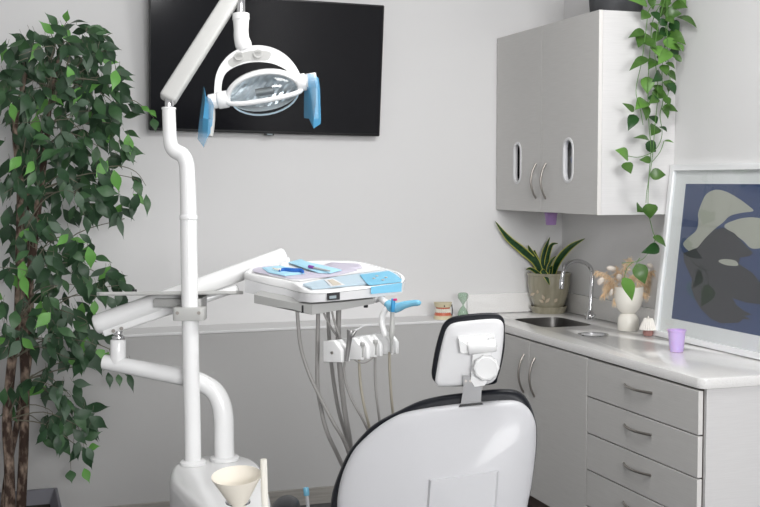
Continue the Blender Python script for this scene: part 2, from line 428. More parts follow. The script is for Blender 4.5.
# ================================================================== upper cabinet
UX, UY, UB, UT = 2.639, 4.6155, 1.4816, 2.4158
t = thing('wall_cabinet', 'grey laminate wall cabinet with two doors and oval slots, hung above the sink', 'cabinet', (2.86, 5.1, UB))
b = nb()
XI = UX+0.022
box(b, XI, XR-.001, UY, UY+0.018, UB, UT); obj('end_panel', b, 'lame', t, smooth=False)
b = nb(); box(b, XI, XR-.001, YB-0.02, YB-0.002, UB, UT)
box(b, XI, XR, UY+0.018, YB-0.02, UB, UB+0.018); box(b, XI, XR, UY+0.018, YB-0.02, UT-0.018, UT); box(b, XR-0.012, XR-0.001, UY+0.018, YB-0.02, UB+0.018, UT-0.018)
box(b, XI, XR-0.012, 5.17, 5.188, UB+0.018, UT-0.018)
gap_face(obj('body', b, 'lam', t, smooth=False))
slots = []
def stadium(yc, z0, z1, w_, n=8):
    r = w_/2; o = []
    for k in range(n+1): a = PI*k/n; o.append((yc+r*math.cos(a), z1-r+r*math.sin(a)))
    for k in range(n+1): a = PI+PI*k/n; o.append((yc+r*math.cos(a), z0+r+r*math.sin(a)))
    return o
for y0, y1, yc, z0, z1, wd, hy in ((5.1795, 5.712, 5.453, 1.625, 1.842, 0.088, 5.232), (UY-0.003, 5.1755, 4.895, 1.63, 1.845, 0.10, 5.123)):
    st = stadium(yc, z0, z1, wd)
    d = obj('door', plate(nb(), [[(y0, UB), (y1, UB), (y1, UT), (y0, UT)], st], lambda u, v, h: V((UX+h, u, v)), 0.02, 0.001, 1), 'lam', t, smooth=False)
    st2 = stadium(yc, z0-0.004, z1+0.004, wd+0.010); st3 = stadium(yc, z0+0.010, z1-0.010, wd-0.02)
    obj('slot_trim', plate(nb(), [st2, st3], lambda u, v, h: V((UX-0.003+h, u, v)), 0.023, 0.002, 2), 'plastic', d, label='white oval slot liner')
    if y0 < 5: edge_band(d)
    bow_handle(d, (UX, hy, 1.728), (UX, hy, 1.55), (-1, 0, 0))
for yc, m, nm, lab in ((5.46, 'dark', 'glove_box', 'dark green glove box behind the left oval cabinet slot'), (4.90, 'white', 'glove_box', 'white glove box with blue gloves poking out behind the right oval cabinet slot')):
    g = thing(nm, lab, 'box', (UX+0.10, yc, UB+0.0185))
    obj('carton', box(nb(), UX+0.055, UX+0.16, yc-0.11, yc+0.11, UB+0.0185, 1.90, 0.001, 1), m, g)
    if m == 'white':
        b = nb(); tube(b, [(UX+0.06, yc-0.025, 1.65), (UX+0.045, yc-0.03, 1.70), (UX+0.03, yc-0.02, 1.74), (UX+0.045, yc-0.03, 1.78), (UX+0.06, yc-0.02, 1.82)], [0.014, 0.024, 0.02, 0.022, 0.01], 10, 4)
        obj('glove', b, 'navyb', g)
        obj('print', box(nb(), UX+0.0535, UX+0.0548, yc-0.02, yc+0.0, 1.63, 1.72), 'blackp', g)
# cup beneath the cabinet
c = at(551, 219, X=2.74)
b = nb(); zt_ = UB-0.0005
lathe(b, [(0.034, zt_), (0.034, zt_-0.012), (0.032, zt_-0.014), (0.0265, zt_-0.066), (0.024, zt_-0.069), (0, zt_-0.069)], (c.x, c.y, 0))
tag(obj('plastic_cup', b, 'mauve'), 'mauve plastic cup sticking down from the underside of the wall cabinet', 'cup')

# ================================================================== television
ty0, ty1 = 5.655, 5.567
tb0, tb1 = V((0.746, ty0, 1.888)), V((1.940, ty0, 1.873))
tt0, tt1 = V((0.746, ty1, 2.545)), V((1.934, ty1, 2.545))
ex = (tb1-tb0).normalized(); ez = ((tt0-tb0)+(tt1-tb1)).normalized(); n_ = ez.cross(ex)*-1
n_ = ex.cross(ez); 
W_ = (tb1-tb0).length; H_ = 0.672
t = thing('television', 'large black flat screen television mounted on the wall, tilted slightly down', 'television', (1.34, 5.7, 1.88))
mp = frame_map(tb0, ex, ez, n_)
if n_.y > 0: n_ = -n_; mp = frame_map(tb0, ex, ez, n_)
obj('frame', plate(nb(), [rrect(0, W_, 0, H_, 0.006, 3)], lambda u, v, h: mp(u, v, h-0.035), 0.035, 0.002, 2), 'blackp', t)
obj('screen', plate(nb(), [rrect(0.008, W_-0.008, 0.014, H_-0.008, 0.002, 2)], mp, 0.0012), 'screen', t, smooth=False)
b = nb(); plate(b, [rrect(W_*0.5-0.02, W_*0.5+0.03, -0.009, 0.004, 0.002, 2)], lambda u, v, h: mp(u, v, h-0.012), 0.013)
sn = obj('sensor', b, 'blackp', t, smooth=False)
b = nb(); plate(b, [rrect(W_*0.5-0.006, W_*0.5+0.022, -0.006, -0.001, 0.001, 2)], lambda u, v, h: mp(u, v, h+0.001), 0.001)
obj('badge', b, 'led', sn, smooth=False)
b = nb(); box(b, 1.1, 1.6, 5.66, 5.719, 2.02, 2.36)
obj('bracket', b, 'blackp', t, smooth=False)

# ================================================================== framed picture
pY1, pY0 = 4.605, 3.60
pb, ptp = V((2.955, 0, 0.9115)), V((3.040, 0, 1.712))
pe = (ptp-pb).normalized(); pn = V((0, -1, 0)).cross(pe)
if pn.x > 0: pn = -pn
PH = (ptp-pb).length; PWd = pY1-pY0
po = V((2.955, pY1, 0.9115))
t = thing('framed_picture', 'large silver white framed print in navy, beige and charcoal leaning on the right wall', 'picture', (3.0, 4.1, 0.9115))
pm = frame_map(po, V((0, -1, 0)), pe, pn)
fwid = 0.028
obj('frame', plate(nb(), [[(0, 0), (PWd, 0), (PWd, PH), (0, PH)], [(fwid, fwid), (PWd-fwid, fwid), (PWd-fwid, PH-fwid), (fwid, PH-fwid)]], lambda u, v, h: pm(u, v, h-0.012), 0.032, 0.002, 2), 'frame', t)
obj('mount_board', plate(nb(), [[(fwid-.004, fwid-.004), (PWd-fwid+.004, fwid-.004), (PWd-fwid+.004, PH-fwid+.004), (fwid-.004, PH-fwid+.004)]], lambda u, v, h: pm(u, v, h-0.006), 0.006), 'mount', t, smooth=False)
def puv(px, py):
    q = atp(px, py, po, pn)-po; return (-q.y, q.dot(pe))
a_u = puv(679, 250)[0]; a_b = puv(700, 324)[1]; a_t = puv(720, 184)[1]
b = nb()
def layer(poly, h, mi): plate(b, [poly], lambda u, v, hh: pm(u, v, h+hh), 0.0006, mi=mi)
layer([(a_u, a_b), (PWd-a_u, a_b), (PWd-a_u, a_t), (a_u, a_t)], 0.0002, 0)
def pxs(l, ox=660, oy=165, s=5.34): return [puv(ox+x/s, oy+y/s) for x, y in l]
def smooth2(l, n=4): return [(p.x, p.y) for p in cat([V((x, y, 0)) for x, y in l], n, True)]
def clampu(l): return [(max(a_u+0.001, min(u, PWd-a_u-0.001)), v) for u, v in l]
layer(smooth2(pxs([(205, 260), (225, 200), (250, 155), (300, 132), (360, 145), (425, 182), (470, 215), (500, 245), (440, 255), (375, 272), (340, 305), (290, 345), (240, 395), (205, 440), (165, 463), (125, 425), (150, 390), (195, 350), (207, 300)])), 0.0010, 1)
layer(smooth2(pxs([(345, 330), (400, 295), (470, 280), (530, 283), (610, 300), (680, 350), (650, 420), (560, 440), (490, 445), (440, 400)])), 0.0010, 1)
dk = [(130, 470), (205, 440), (245, 390), (295, 345), (340, 334), (400, 365), (450, 420), (500, 470), (480, 487), (430, 495)]
P1 = pxs(dk)+pxs([(400, 120), (470, 165), (530, 240), (620, 330), (560, 332), (440, 318), (370, 295), (390, 330), (430, 360), (470, 378), (430, 385), (465, 405), (425, 400), (400, 420), (310, 422), (260, 400), (210, 350), (180, 300), (160, 240), (165, 200), (125, 110), (120, 60)], 660, 240, 5.07)
layer(P1, 0.0022, 2)
layer(smooth2(pxs([(300, 108), (330, 97), (385, 105), (398, 130), (340, 128)], 660, 240, 5.07)), 0.0034, 1)
layer(smooth2(pxs([(145, 215), (160, 215), (165, 260), (175, 300), (145, 270), (133, 240)], 660, 240, 5.07)), 0.0010, 3)
obj('print', b, ['navy', 'beige', 'char', mat('teal_print', (0.04, 0.09, 0.15), 0.7)], t, smooth=False)
obj('glass', plate(nb(), [[(fwid-.003, fwid-.003), (PWd-fwid+.003, fwid-.003), (PWd-fwid+.003, PH-fwid+.003), (fwid-.003, PH-fwid+.003)]], lambda u, v, h: pm(u, v, h+0.010), 0.0015), 'pane', t, smooth=False)

# ================================================================== snake plant
sc_ = at(548.5, 312.2, Z=0.9108)
sr = 1/ (FPX/(sc_-O).dot(fw))
t = thing('snake_plant', 'snake plant with yellow edged leaves in olive glazed pot beside the sink', 'plant', sc_)
k_ = sr
obj('saucer', lathe(nb(), [(0, 0.0), (16.2*k_, 0), (18*k_, 0.03), (18.5*k_, 0.036), (17.6*k_, 0.038), (15.8*k_, 0.024), (0, 0.009)], sc_, seg=40), 'clay', t)
obj('soil', lathe(nb(), [(0, 0.200), (19.7*k_, 0.198), (19.7*k_, 0.203), (0, 0.207)], sc_), 'soil', t)
# pot with raised relief
b = nb(); lathe(b, [(0.5*15*k_, 0.008), (14.2*k_, 0.010), (14.8*k_, 0.036), (17.0*k_, 0.065), (19.6*k_, 0.11), (20.9*k_, 0.16), (21*k_, 0.205), (21.6*k_, 0.208), (21.6*k_, 0.222), (19.8*k_, 0.222), (19.6*k_, 0.2), (0, 0.198)], sc_, seg=40)
for (x, y, r, a) in ((533, 294, 3, .4), (538, 291, 3, 1.2), (543, 297, 3.5, 2), (548, 300, 4, .8), (553, 296, 3, 2.4), (558, 292, 3, .2), (549, 291, 3, 1.6), (541, 301, 3, 2.6), (556, 300, 3, 1)):
    dd = fw+rt*((x-380)/FPX)-up*((y-253.5)/FPX)
    Z_ = at(x, y, D=(sc_-O).dot(fw)-0.9*math.sqrt(max(0.0, (20.3*k_)**2-((x-548.5)*k_)**2))-0.006)
    leaf(b, Z_-rt*r*k_*math.cos(a)-up*r*k_*math.sin(a), Z_+rt*r*k_*math.cos(a)+up*r*k_*math.sin(a), 3.0*k_, -fw, FIC, 0.1, 0.05, 1)
obj('pot', b, ['clay', mat('tan_relief', (0.42, 0.34, 0.24), 0.4)], t)
SD = (sc_-O).dot(fw)
def sleaf(parent, pts, wds, dz, mi_edge=1):
    """strap leaf along a pixel path"""
    P = cat([at(x, y, D=SD+d) for (x, y), d in zip(pts, dz)], 5)
    Wd = lerp_list(wds, len(P)); bm = nb(); rows = []
    for i, p in enumerate(P):
        tn = (P[min(i+1, len(P)-1)]-P[max(i-1, 0)]).normalized(); s = tn.cross(fw).normalized(); n = s.cross(tn)
        h = Wd[i]*k_*0.5
        rows.append([bm.verts.new(p+s*h*c-n*(1-abs(c))*h*0.35) for c in (-1, -0.74, 0, 0.74, 1)])
    for A, B in zip(rows, rows[1:]):
        for k in range(4):
            f = bm.faces.new((A[k], A[k+1], B[k+1], B[k])); f.material_index = 1 if k in (0, 3) else 0
    ext = bmesh.ops.solidify(bm, geom=bm.faces[:], thickness=0.0015)
    return obj('leaf', bm, ['snake', 'snakey'], parent)
for pts, wds, dz in (
    ([(541, 274), (535, 262), (522, 250), (508, 238), (495, 221)], [5, 7, 8, 6, 0.3], [0, 0, -.02, -.05, -.08]),
    ([(553, 275), (557, 263), (564, 253), (573, 245), (585, 238.5)], [5, 7, 7, 5, 0.3], [0.0, -.04, -.09, -.15, -.22]),
    ([(545, 275), (543, 262), (545, 250), (550, 237)], [5, 6, 5, 0.3], [0, .01, .02, .02]),
    ([(546, 275), (547, 260), (550, 248), (553, 244), (558, 243.5)], [5, 5, 4.5, 3, 0.3], [0.01, 0, -.02, -.03, -.05]),
    ([(541, 274), (538, 262), (534, 252), (532, 242)], [4, 5, 4, 0.3], [0.03, .04, .05, .05]),
    ([(542, 275), (537, 262), (531, 252), (528, 245)], [5, 6, 5, 0.3], [0.0, 0, .0, .0]),
    ([(547, 275), (549, 266), (552, 260), (556, 256)], [4, 4, 3, 0.3], [-.03, -.03, -.03, -.03]),
    ([(540, 275), (535, 271), (530, 268.5), (526, 269.5)], [4, 4, 3, 0.3], [-.02, -.03, -.04, -.05]),
    ([(550, 275), (551, 268), (552.5, 266)], [4, 4, 0.3], [-.02, -.03, -.04]),
    ([(544, 272), (543, 271.5), (546, 276), (549.5, 285)], [4, 6, 6, 0.4], [-.06, -.095, -.12, -.135])):
    sleaf(t, pts, wds, dz)

# ================================================================== vase with dried grasses
vc = at(628, 330.3, Z=0.9108); vk = (vc-O).dot(fw)/FPX
b = nb()
lathe(b, [(0, 0), (9.8*vk, 0.0), (10.4*vk, 0.004), (10.6*vk, 8*vk), (10*vk, 13*vk), (8.0*vk, 16.3*vk), (7.0*vk, 17.2*vk), (8.0*vk, 18*vk), (12.2*vk, 23*vk), (14.4*vk, 31*vk), (14.9*vk, 38*vk), (14.5*vk, 44*vk), (13.7*vk, 44*vk), (13.9*vk, 38*vk), (12*vk, 26*vk), (6*vk, 20*vk), (0, 20*vk)], vc, seg=40)
tag(obj('vase', b, 'cream'), 'cream two tiered ceramic vase holding dried grasses on the countertop', 'vase')
VD = (vc-O).dot(fw)
t = thing('dried_bouquet', 'bouquet of tan dried pampas plumes and pale bunny tails standing in the cream vase', 'dried flowers', vc+V((0, 0, 21*vk)))
rnd = random.Random(3)
for pl in ([(626, 315), (618, 287), (609, 276), (597, 271)], [(627, 315), (617, 286), (608, 283), (604, 294)], [(628, 315), (624, 278), (625, 266), (630, 258)],
           [(629, 315), (622, 284), (618, 274), (616, 266)], [(630, 315), (638, 283), (646, 274), (657, 270)], [(631, 315), (642, 285), (650, 290), (652, 306)],
           [(630, 315), (641, 284), (652, 279), (656, 288)], [(628, 315), (634, 288), (640, 290), (645, 293)], [(627, 315), (619, 289), (612, 288), (610, 284)],
           [(628, 315), (628, 282), (632, 276), (637, 273)], [(627, 315), (621, 289), (618, 292), (615, 300)], [(630, 315), (634, 284), (643, 279), (648, 272)]):
    dof = rnd.uniform(-.05, .05)
    P = cat([at(pl[0][0]*0.3+628*0.7, pl[0][1], D=VD)]+[at(x, y, D=VD+dof*(i+1)/3) for i, (x, y) in enumerate(pl[1:])], 8)
    bm = tube(nb(), P, 0.0012, 5, 0)
    n0 = int(len(P)*0.36)
    for i in range(n0, len(P)-1):
        tn = (P[i+1]-P[i]).normalized(); q = (i-n0)/(len(P)-n0); L = 0.046*(1-0.4*q)
        for k in range(13):
            s = V((rnd.gauss(0, 1), rnd.gauss(0, 1), rnd.gauss(0, 1)-0.5)).normalized()
            e = (tn*0.75+s*0.85).normalized()*L*rnd.uniform(.4, 1.15)+V((0, 0, -0.014))
            bs = P[i]+(P[i+1]-P[i])*rnd.random()
            wv = e.cross(V((rnd.random(), rnd.random(), rnd.random()))).normalized()*0.0013
            m_ = bs+e*0.5
            try: bm.faces.new([bm.verts.new(bs), bm.verts.new(m_+wv), bm.verts.new(bs+e+V((0, 0, -0.003))), bm.verts.new(m_-wv)])
            except ValueError: pass
    obj('plume', bm, 'pampas', t, smooth=False)
for (x, y, x2, y2, r) in ((598, 285, 602, 279, 3.2), (606, 268, 614, 268.5, 2.8), (647, 264, 652, 267, 2.6), (618, 274, 620, 279, 3.2), (610, 296, 612, 290, 2.0)):
    A_, B_ = at(x, y, D=VD-.04), at(x2, y2, D=VD-.04)
    bm = nb(); ax = (B_-A_); L = ax.length*1.25
    lathe(bm, [(0, 0), (r*vk*.6, L*.12), (r*vk, L*.4), (r*vk*.9, L*.7), (r*vk*.4, L*.95), (0, L)], A_, ax, 12)
    tube(bm, [B_, (B_+at(627, 300, D=VD))/2, at(627.5, 305, D=VD)], 0.0007, 5, 3)
    obj('bunny_tail', bm, 'bunny', t)

# ================================================================== small things on the worktop
c = at(648, 335.6, Z=0.9108); k = (c-O).dot(fw)/FPX
t = thing('ornament_lamp', 'tiny lamp ornament with pleated white shade and rose base beside the vase', 'lamp', c)
obj('base', lathe(nb(), [(0, 0), (4.2*k, 0), (5.3*k, 2*k), (5.3*k, 4.5*k), (4.2*k, 6.6*k), (1.2*k, 7.4*k), (1*k, 9*k), (0, 9*k)], c, seg=28), 'rose', t)
b = nb(); N = 44; ra = []; rb = []
for i in range(N):
    a = 2*PI*i/N; m_ = 1+0.05*(1 if i % 2 else -1)
    ra.append(c+V((math.cos(a)*8.8*k*m_, math.sin(a)*8.8*k*m_, 6.2*k))); rb.append(c+V((math.cos(a)*4.1*k*m_, math.sin(a)*4.1*k*m_, 17.5*k)))
loft(b, [ra, rb], cap0=False, cap1=True)
tube(b, [c+V((0, 0, 17*k)), c+V((0, 0, 19.3*k))], 0.8*k, 8, 0)
obj('lamp_shade', b, 'shade', t, smooth=False)
c = at(676.5, 351.5, Z=0.9108); k = (c-O).dot(fw)/FPX
b = nb(); lathe(b, [(0, 0), (6.4*k, 0), (6.7*k, 1*k), (8.6*k, 20.5*k), (9.4*k, 21*k), (9.4*k, 22*k), (8.3*k, 22*k), (6.2*k, 1.5*k), (0, 1.4*k)], c, seg=36)
for kk in range(2): pass
tag(obj('plastic_cup', b, 'purple'), 'lilac plastic cup standing on the countertop in front of the framed picture', 'cup')
# teeth model
c = at(443, 320.3, Y=5.547); c.z = 0.9105; k = 5.75/FPX
t = thing('teeth_model', 'dental teeth model with coral gums and cream plaster bases on the wall ledge', 'teeth model', c)
yw = rt*1.0; dp = V((fw.x, fw.y, 0)).normalized(); rx_ = V((rt.x, rt.y, 0)).normalized()
def arch(z0, z1, R0, R1, n=14, wob=0):
    """horseshoe solid block"""
    r0 = []; r1 = []
    for i in range(n+1):
        a = PI+PI*i/n; r0.append(c+rx_*R0*math.cos(a)+dp*R0*0.95*math.sin(a)+V((0, 0, z0))); r1.append(c+rx_*R1*math.cos(a)+dp*R1*0.95*math.sin(a)+V((0, 0, z1)))
    for rr, R in ((r0, R0), (r1, R1)):
        z = rr[0].z; rr.append(c+rx_*R+dp*R*0.7+V((0, 0, z-c.z))); rr.append(c-rx_*R+dp*R*0.7+V((0, 0, z-c.z)))
    return r0, r1
b = nb(); loft(b, list(arch(0, 4*k, 9.6*k, 9.0*k))); obj('lower_base', b, 'stone', t, ang=30)
b = nb(); loft(b, list(arch(3.6*k, 7.5*k, 9.1*k, 7.6*k))); obj('lower_gum', b, 'gum', t)
b = nb(); loft(b, list(arch(10.5*k, 13*k, 7.2*k, 7.8*k))); obj('upper_gum', b, 'gum', t)
b = nb(); loft(b, list(arch(12.6*k, 17.2*k, 8.4*k, 9.4*k))); obj('upper_base', b, 'stone', t, ang=30)
for z0, z1, s in ((6.8*k, 9.2*k, 0.0), (8.6*k, 11.2*k, 0.5)):
    b = nb()
    for i in range(10):
        a = PI+PI*(i+0.5)/10; p = c+rx_*7.3*k*math.cos(a)+dp*7.0*k*math.sin(a)
        lathe(b, [(0, 0), (1.0*k, 0.2*k), (1.25*k, 1.2*k), (1.1*k, (z1-z0)-0.2*k), (0, z1-z0)], p+V((0, 0, z0)), seg=8)
    obj('teeth', b, 'teeth', t)
for s in (1,):
    b = nb(); tube(b, [c+rx_*9.2*s*k+dp*3*k+V((0, 0, 2*k)), c+rx_*10*s*k+dp*3*k+V((0, 0, 8*k)), c+rx_*9.2*s*k+dp*3*k+V((0, 0, 15*k))], 0.6*k, 8, 3); obj('hinge_wire', b, 'blackp', t)
b = nb(); tube(b, [c+rx_*1*k-dp*8.6*k+V((0, 0, 14.4*k)), c+rx_*1*k-dp*9.8*k+V((0, 0, 14.4*k))], 0.7*k, 8, 0); obj('pin', b, 'blackp', t)
# hourglass
c = at(463, 318.5, Y=5.57); c.z = 0.9105; k = 5.75/FPX
b = nb(); lathe(b, [(0, 0), (5.0*k, 0.2*k), (5.8*k, 2*k), (5.4*k, 5.5*k), (3.2*k, 9.5*k), (0.9*k, 12.4*k), (0.8*k, 13.6*k), (3.0*k, 17*k), (5.4*k, 20.5*k), (5.8*k, 23.5*k), (5.0*k, 25.6*k), (3*k, 26.3*k), (0, 26.5*k)], c, seg=28)
hg = obj('hourglass', b, 'green', None, ang=80); tag(hg, 'green glass hourglass with two bulbs beside the teeth model', 'hourglass')

# ================================================================== hanging pothos above the wall cabinet
pc = V((2.93, 4.86, UT+0.0005))
pcx = at(616, 10, Y=4.86); pc = V((max(2.79, min(pcx.x, 2.9)), 4.86, UT+0.0005))
t = thing('potted_pothos', 'trailing pothos with long vines in a charcoal pot on top of the wall cabinet', 'plant', pc)
obj('pot', lathe(nb(), [(0, 0), (0.118, 0), (0.122, 0.006), (0.138, 0.2), (0.142, 0.205), (0.142, 0.22), (0.130, 0.22), (0.128, 0.19), (0, 0.188)], pc, seg=40), 'darkpot', t)
PY = 4.545
bml = nb(); bms = nb(); rnd = random.Random(11)
def vine(px, d=0, r=0.0022):
    P = [at(x, y, Y=PY+d) for x, y in px]
    tube(bms, P, [r, r*0.7], 6, 5)
pot_top = pc+V((0.06, -0.09, 0.2))
for pts, d in (([(664, 4), (650, 8), (646, 30), (642, 60), (636, 90), (640, 108), (643, 125)], -.02), ([(662, 2), (653, 20), (650, 50), (648, 90), (649, 125), (651, 150), (649, 175), (648, 200), (649, 215), (653, 232), (655, 240), (645, 257), (635, 262), (622, 263)], 0),
               ([(665, 0), (658, 25), (655, 55), (658, 90), (655, 125), (652, 160), (647, 190), (646, 203)], -.03), ([(666, 0), (665, 40), (662, 70), (663, 100), (660, 115), (662, 135), (655, 150), (640, 157), (628, 156)], .0),
               ([(667, 0), (667, 30), (668, 60), (670, 85), (663, 110)], -.04), ([(664, 141), (660, 152), (652, 162)], 0), ([(633, 262), (627, 268), (624, 279)], 0), ([(640, 258), (637, 262), (637, 266)], -0.01)):
    vine(pts, d)
for x0 in (-.02, .02, .05):
    tube(bms, [pot_top+V((x0, 0.02, 0)), pot_top+V((x0, -0.06, 0.05)), at(662+x0*60, -22, Y=PY-.03), at(664+x0*60, 0, Y=PY)], 0.0024, 6, 5)
PL = [(647,5,628,0,9),(673,-3,686,6,12),(650,-4,653,10,7),(664,-4,667,9,8),(664,13,682,14,10),(677,17,697,28,8),(652,12,659,22,8),(650,23,659,33,7),
(670,22,679,33,10),(644,31,628,38,7),(644,33,638,48,12),(645,40,657,49,8),(668,30,658,38,9),(668,32,686,45,10),(663,41,681,51,10),(647,58,629,71,8),(655,46,659,57,9),
(668,50,658,65,12),(670,50,678,60,12),(666,63,675,69,6),(662,65,667,76,8),(667,72,676,81,9),(647,77,647,94,11),(663,82,672,92,10),(652,92,668,97,9),(648,98,660,101,6),
(657,97,648,104,8),(646,101,635,110,11),(643,104,646,121,10),(634,111,622,103,5),(635,115,628,131,9),(663,107,678,112,8),(663,108,668,119,6),(670,80,668,92,9),
(649,140,633,138,5),(656,126,651,136,10),(659,127,667,132,7),(646,143,656,152,10),(651,160,639,160,6),(664,141,674,143,3),(628,158,615,150,11),(624,163,631,174,10),
(650,175,666,175,10),(647,204,650,219,15),(640,206,637,212,10),(653,237,666,247,9),(659,247,641,253,9),(637,264,645,284,12),(623,278,632,301,12),
(668,-8,680,-2,10),(655,-10,640,-4,10),(660,5,672,3,8),(676,60,680,55,8),(660,25,668,20,8),(666,18,674,24,9),(672,40,664,47,9),(660,33,652,44,9),(655,60,648,70,9),(660,73,652,82,9),(668,83,675,95,9),(655,85,661,95,8),(659,55,666,62,9),(675,43,683,52,9),(660,15,668,8,10),(648,12,641,20,9),(672,5,688,8,10),(664,98,670,106,8),(650,116,657,124,8)]
for i, (x0, y0, x1, y1, wd) in enumerate(PL):
    d0 = rnd.uniform(-.05, .03); d1 = d0-rnd.uniform(0.0, .05)
    if y0 > 230: d0 = 0; d1 = -.02
    B_, T_ = at(x0, y0, Y=PY+d0), at(x1, y1, Y=PY+d1); B_ = at(x0, y0, X=3.02) if B_.x > 3.02 else B_; T_ = at(x1, y1, X=3.02) if T_.x > 3.02 else T_; kk = (B_-O).dot(fw)/FPX
    nn = V((rnd.uniform(-.5, .4), -1, rnd.uniform(.1, .9)))
    mi = rnd.choice([0, 0, 0, 1, 2])
    if (x0, y0) in ((670, 50), (670, 22)): mi = 1
    if y0 in (278, 264, 175, 126): mi = 0 if y0 != 278 else 2
    leaf(bml, B_, T_, wd*kk*1.3, nn, HEA, 0.22, 0.10, mi)
obj('foliage', bml, ['poth', 'pothd', 'pothl'], t, ang=70)
obj('vines', bms, 'stem', t)
obj('soil', lathe(nb(), [(0, 0.189), (0.1275, 0.1885), (0.1275, 0.194), (0, 0.198)], pc), 'soil', t)

# ================================================================== ficus in planter
fc = V((-0.02, 5.17, 0.0))
t = thing('potted_ficus', 'tall ficus tree with dark green leaves in a slate planter at the left wall end', 'plant', fc)
def sq(cx_, cy_, h, z, r=0.01): return [V((x, y, z)) for x, y in rrect(cx_-h, cx_+h, cy_-h, cy_+h, r, 3)]
b = nb(); loft(b, [sq(fc.x, fc.y, .20, 0), sq(fc.x, fc.y, .29, .205), sq(fc.x, fc.y, .278, .205), sq(fc.x, fc.y, .25, .13)], cap1=False)
obj('planter', b, 'planter', t)
b = nb(); loft(b, [sq(fc.x, fc.y, .2545, .13), sq(fc.x, fc.y, .2545, .14)]); obj('soil', b, 'soil', t)
rnd = random.Random(21)
TR = [[(9, 545, 5.12), (10, 507, 5.12), (9, 460, 5.15), (7, 420, 5.15), (12, 360, 5.12), (18, 320, 5.1), (20, 240, 5.1), (20, 180, 5.1), (15, 130, 5.12), (22, 90, 5.15), (30, 60, 5.15)],
      [(21, 545, 5.2), (21, 507, 5.2), (24, 440, 5.2), (25, 380, 5.2), (24, 330, 5.18), (33, 250, 5.15), (40, 190, 5.15), (46, 145, 5.15), (50, 105, 5.15), (58, 60, 5.15)],
      [(3, 545, 5.25), (8, 470, 5.25), (22, 400, 5.22), (30, 350, 5.22), (31, 270, 5.25), (28, 200, 5.25), (42, 130, 5.25), (62, 90, 5.2)]]
for tr, r in zip(TR, ([0.024, .022, .02, .018, .012, .006], [.024, .021, .019, .017, .012, .006], [.015, .014, .012, .008, .005])):
    P = [at(x, y, Y=Y_) for x, y, Y_ in tr]
    P[0] = V((P[0].x, P[0].y, 0.135))
    obj('trunk', tube(nb(), P, r, 10, 5), 'bark', t)
CL = [(60,50,48,16,26),(20,62,28,16,14),(95,50,18,12,10),(40,85,42,22,36),(95,85,30,22,28),(10,110,18,25,14),(50,120,45,22,36),(106,118,24,20,20),(30,155,32,18,20),(85,155,38,18,26),(120,145,12,22,8),
(20,190,25,18,16),(65,190,38,18,24),(105,182,12,12,7),(137,193,8,16,7),(80,212,22,14,12),(30,225,28,16,14),(110,207,12,10,5),(122,222,5,10,3),(50,250,42,18,24),(83,262,14,12,8),(20,270,22,16,10),(65,288,24,14,14),(104,280,10,12,6),
(120,292,7,10,5),(95,300,16,12,6),(30,315,30,18,14),(75,320,22,12,10),(10,345,14,14,8),(45,345,26,12,14),(85,345,18,12,12),(108,364,16,6,6),(130,374,5,5,3),(70,362,20,10,9),
(50,388,24,12,10),(12,405,12,12,5),(66,398,14,10,7),(62,420,18,16,11),(84,428,12,12,6),(57,442,20,14,9),(80,455,8,10,4)]
bml = nb(); bmt = nb()
trunk_pts = [at(x, y, Y=Y_) for tr in TR for x, y, Y_ in tr[3:]]
nl = 0
for (cx_, cy_, rx, ry, n) in CL:
    # shoots through the cluster
    ymax = 5.34 if cy_ > 290 else 5.50
    if cx_ > 100: yr = (5.1, ymax)
    else: yr = (4.78, ymax)
    for s in range(max(1, n//7)):
        Yc = rnd.uniform(*yr); c0 = at(cx_+rnd.uniform(-.6, .6)*rx, cy_+rnd.uniform(-.9, .2)*ry, Y=Yc)
        tp = min(trunk_pts, key=lambda q: (q-c0-V((0, 0, -0.12))).length)
        e = at(cx_+rnd.uniform(-1, 1)*rx, cy_+rnd.uniform(-.6, .6)*ry, Y=Yc)
        tube(bmt, [tp, tp.lerp(c0, .5)+V((0, 0, .05)), c0, e], [0.004, .0025, .0016, .0012], 5, 4)
    for i in range(int(n*1.55)):
        a = rnd.uniform(0, 2*PI); q = math.sqrt(rnd.random())
        x0 = cx_+rx*q*math.cos(a); y0 = cy_-10+ry*q*math.sin(a); Yc = rnd.uniform(*yr)
        an = rnd.gauss(0, .7)+(x0-45)/200
        L = rnd.uniform(17, 27)
        x1 = x0+L*math.sin(an); y1 = y0+L*math.cos(an)
        if x1 > 147: continue
        B_, T_ = at(x0, y0, Y=Yc), at(x1, y1, Y=min(ymax+.05, Yc-rnd.uniform(-.04, .07))); kk = (B_-O).dot(fw)/FPX
        nn = V((rnd.uniform(-.9, .7), -1, rnd.uniform(-.1, 1.1)))
        mi = rnd.choices([0, 1, 2, 3], [60, 20, 12, 8])[0]
        leaf(bml, B_, T_, L*rnd.uniform(.40, .52)*kk, nn, FIC, 0.16, 0.10*rnd.choice((-1, 1, 1)), mi); nl += 1
        tube(bmt, [B_+V((rnd.uniform(-.01, .01), .01, .018)), B_], 0.0009, 4, 0)
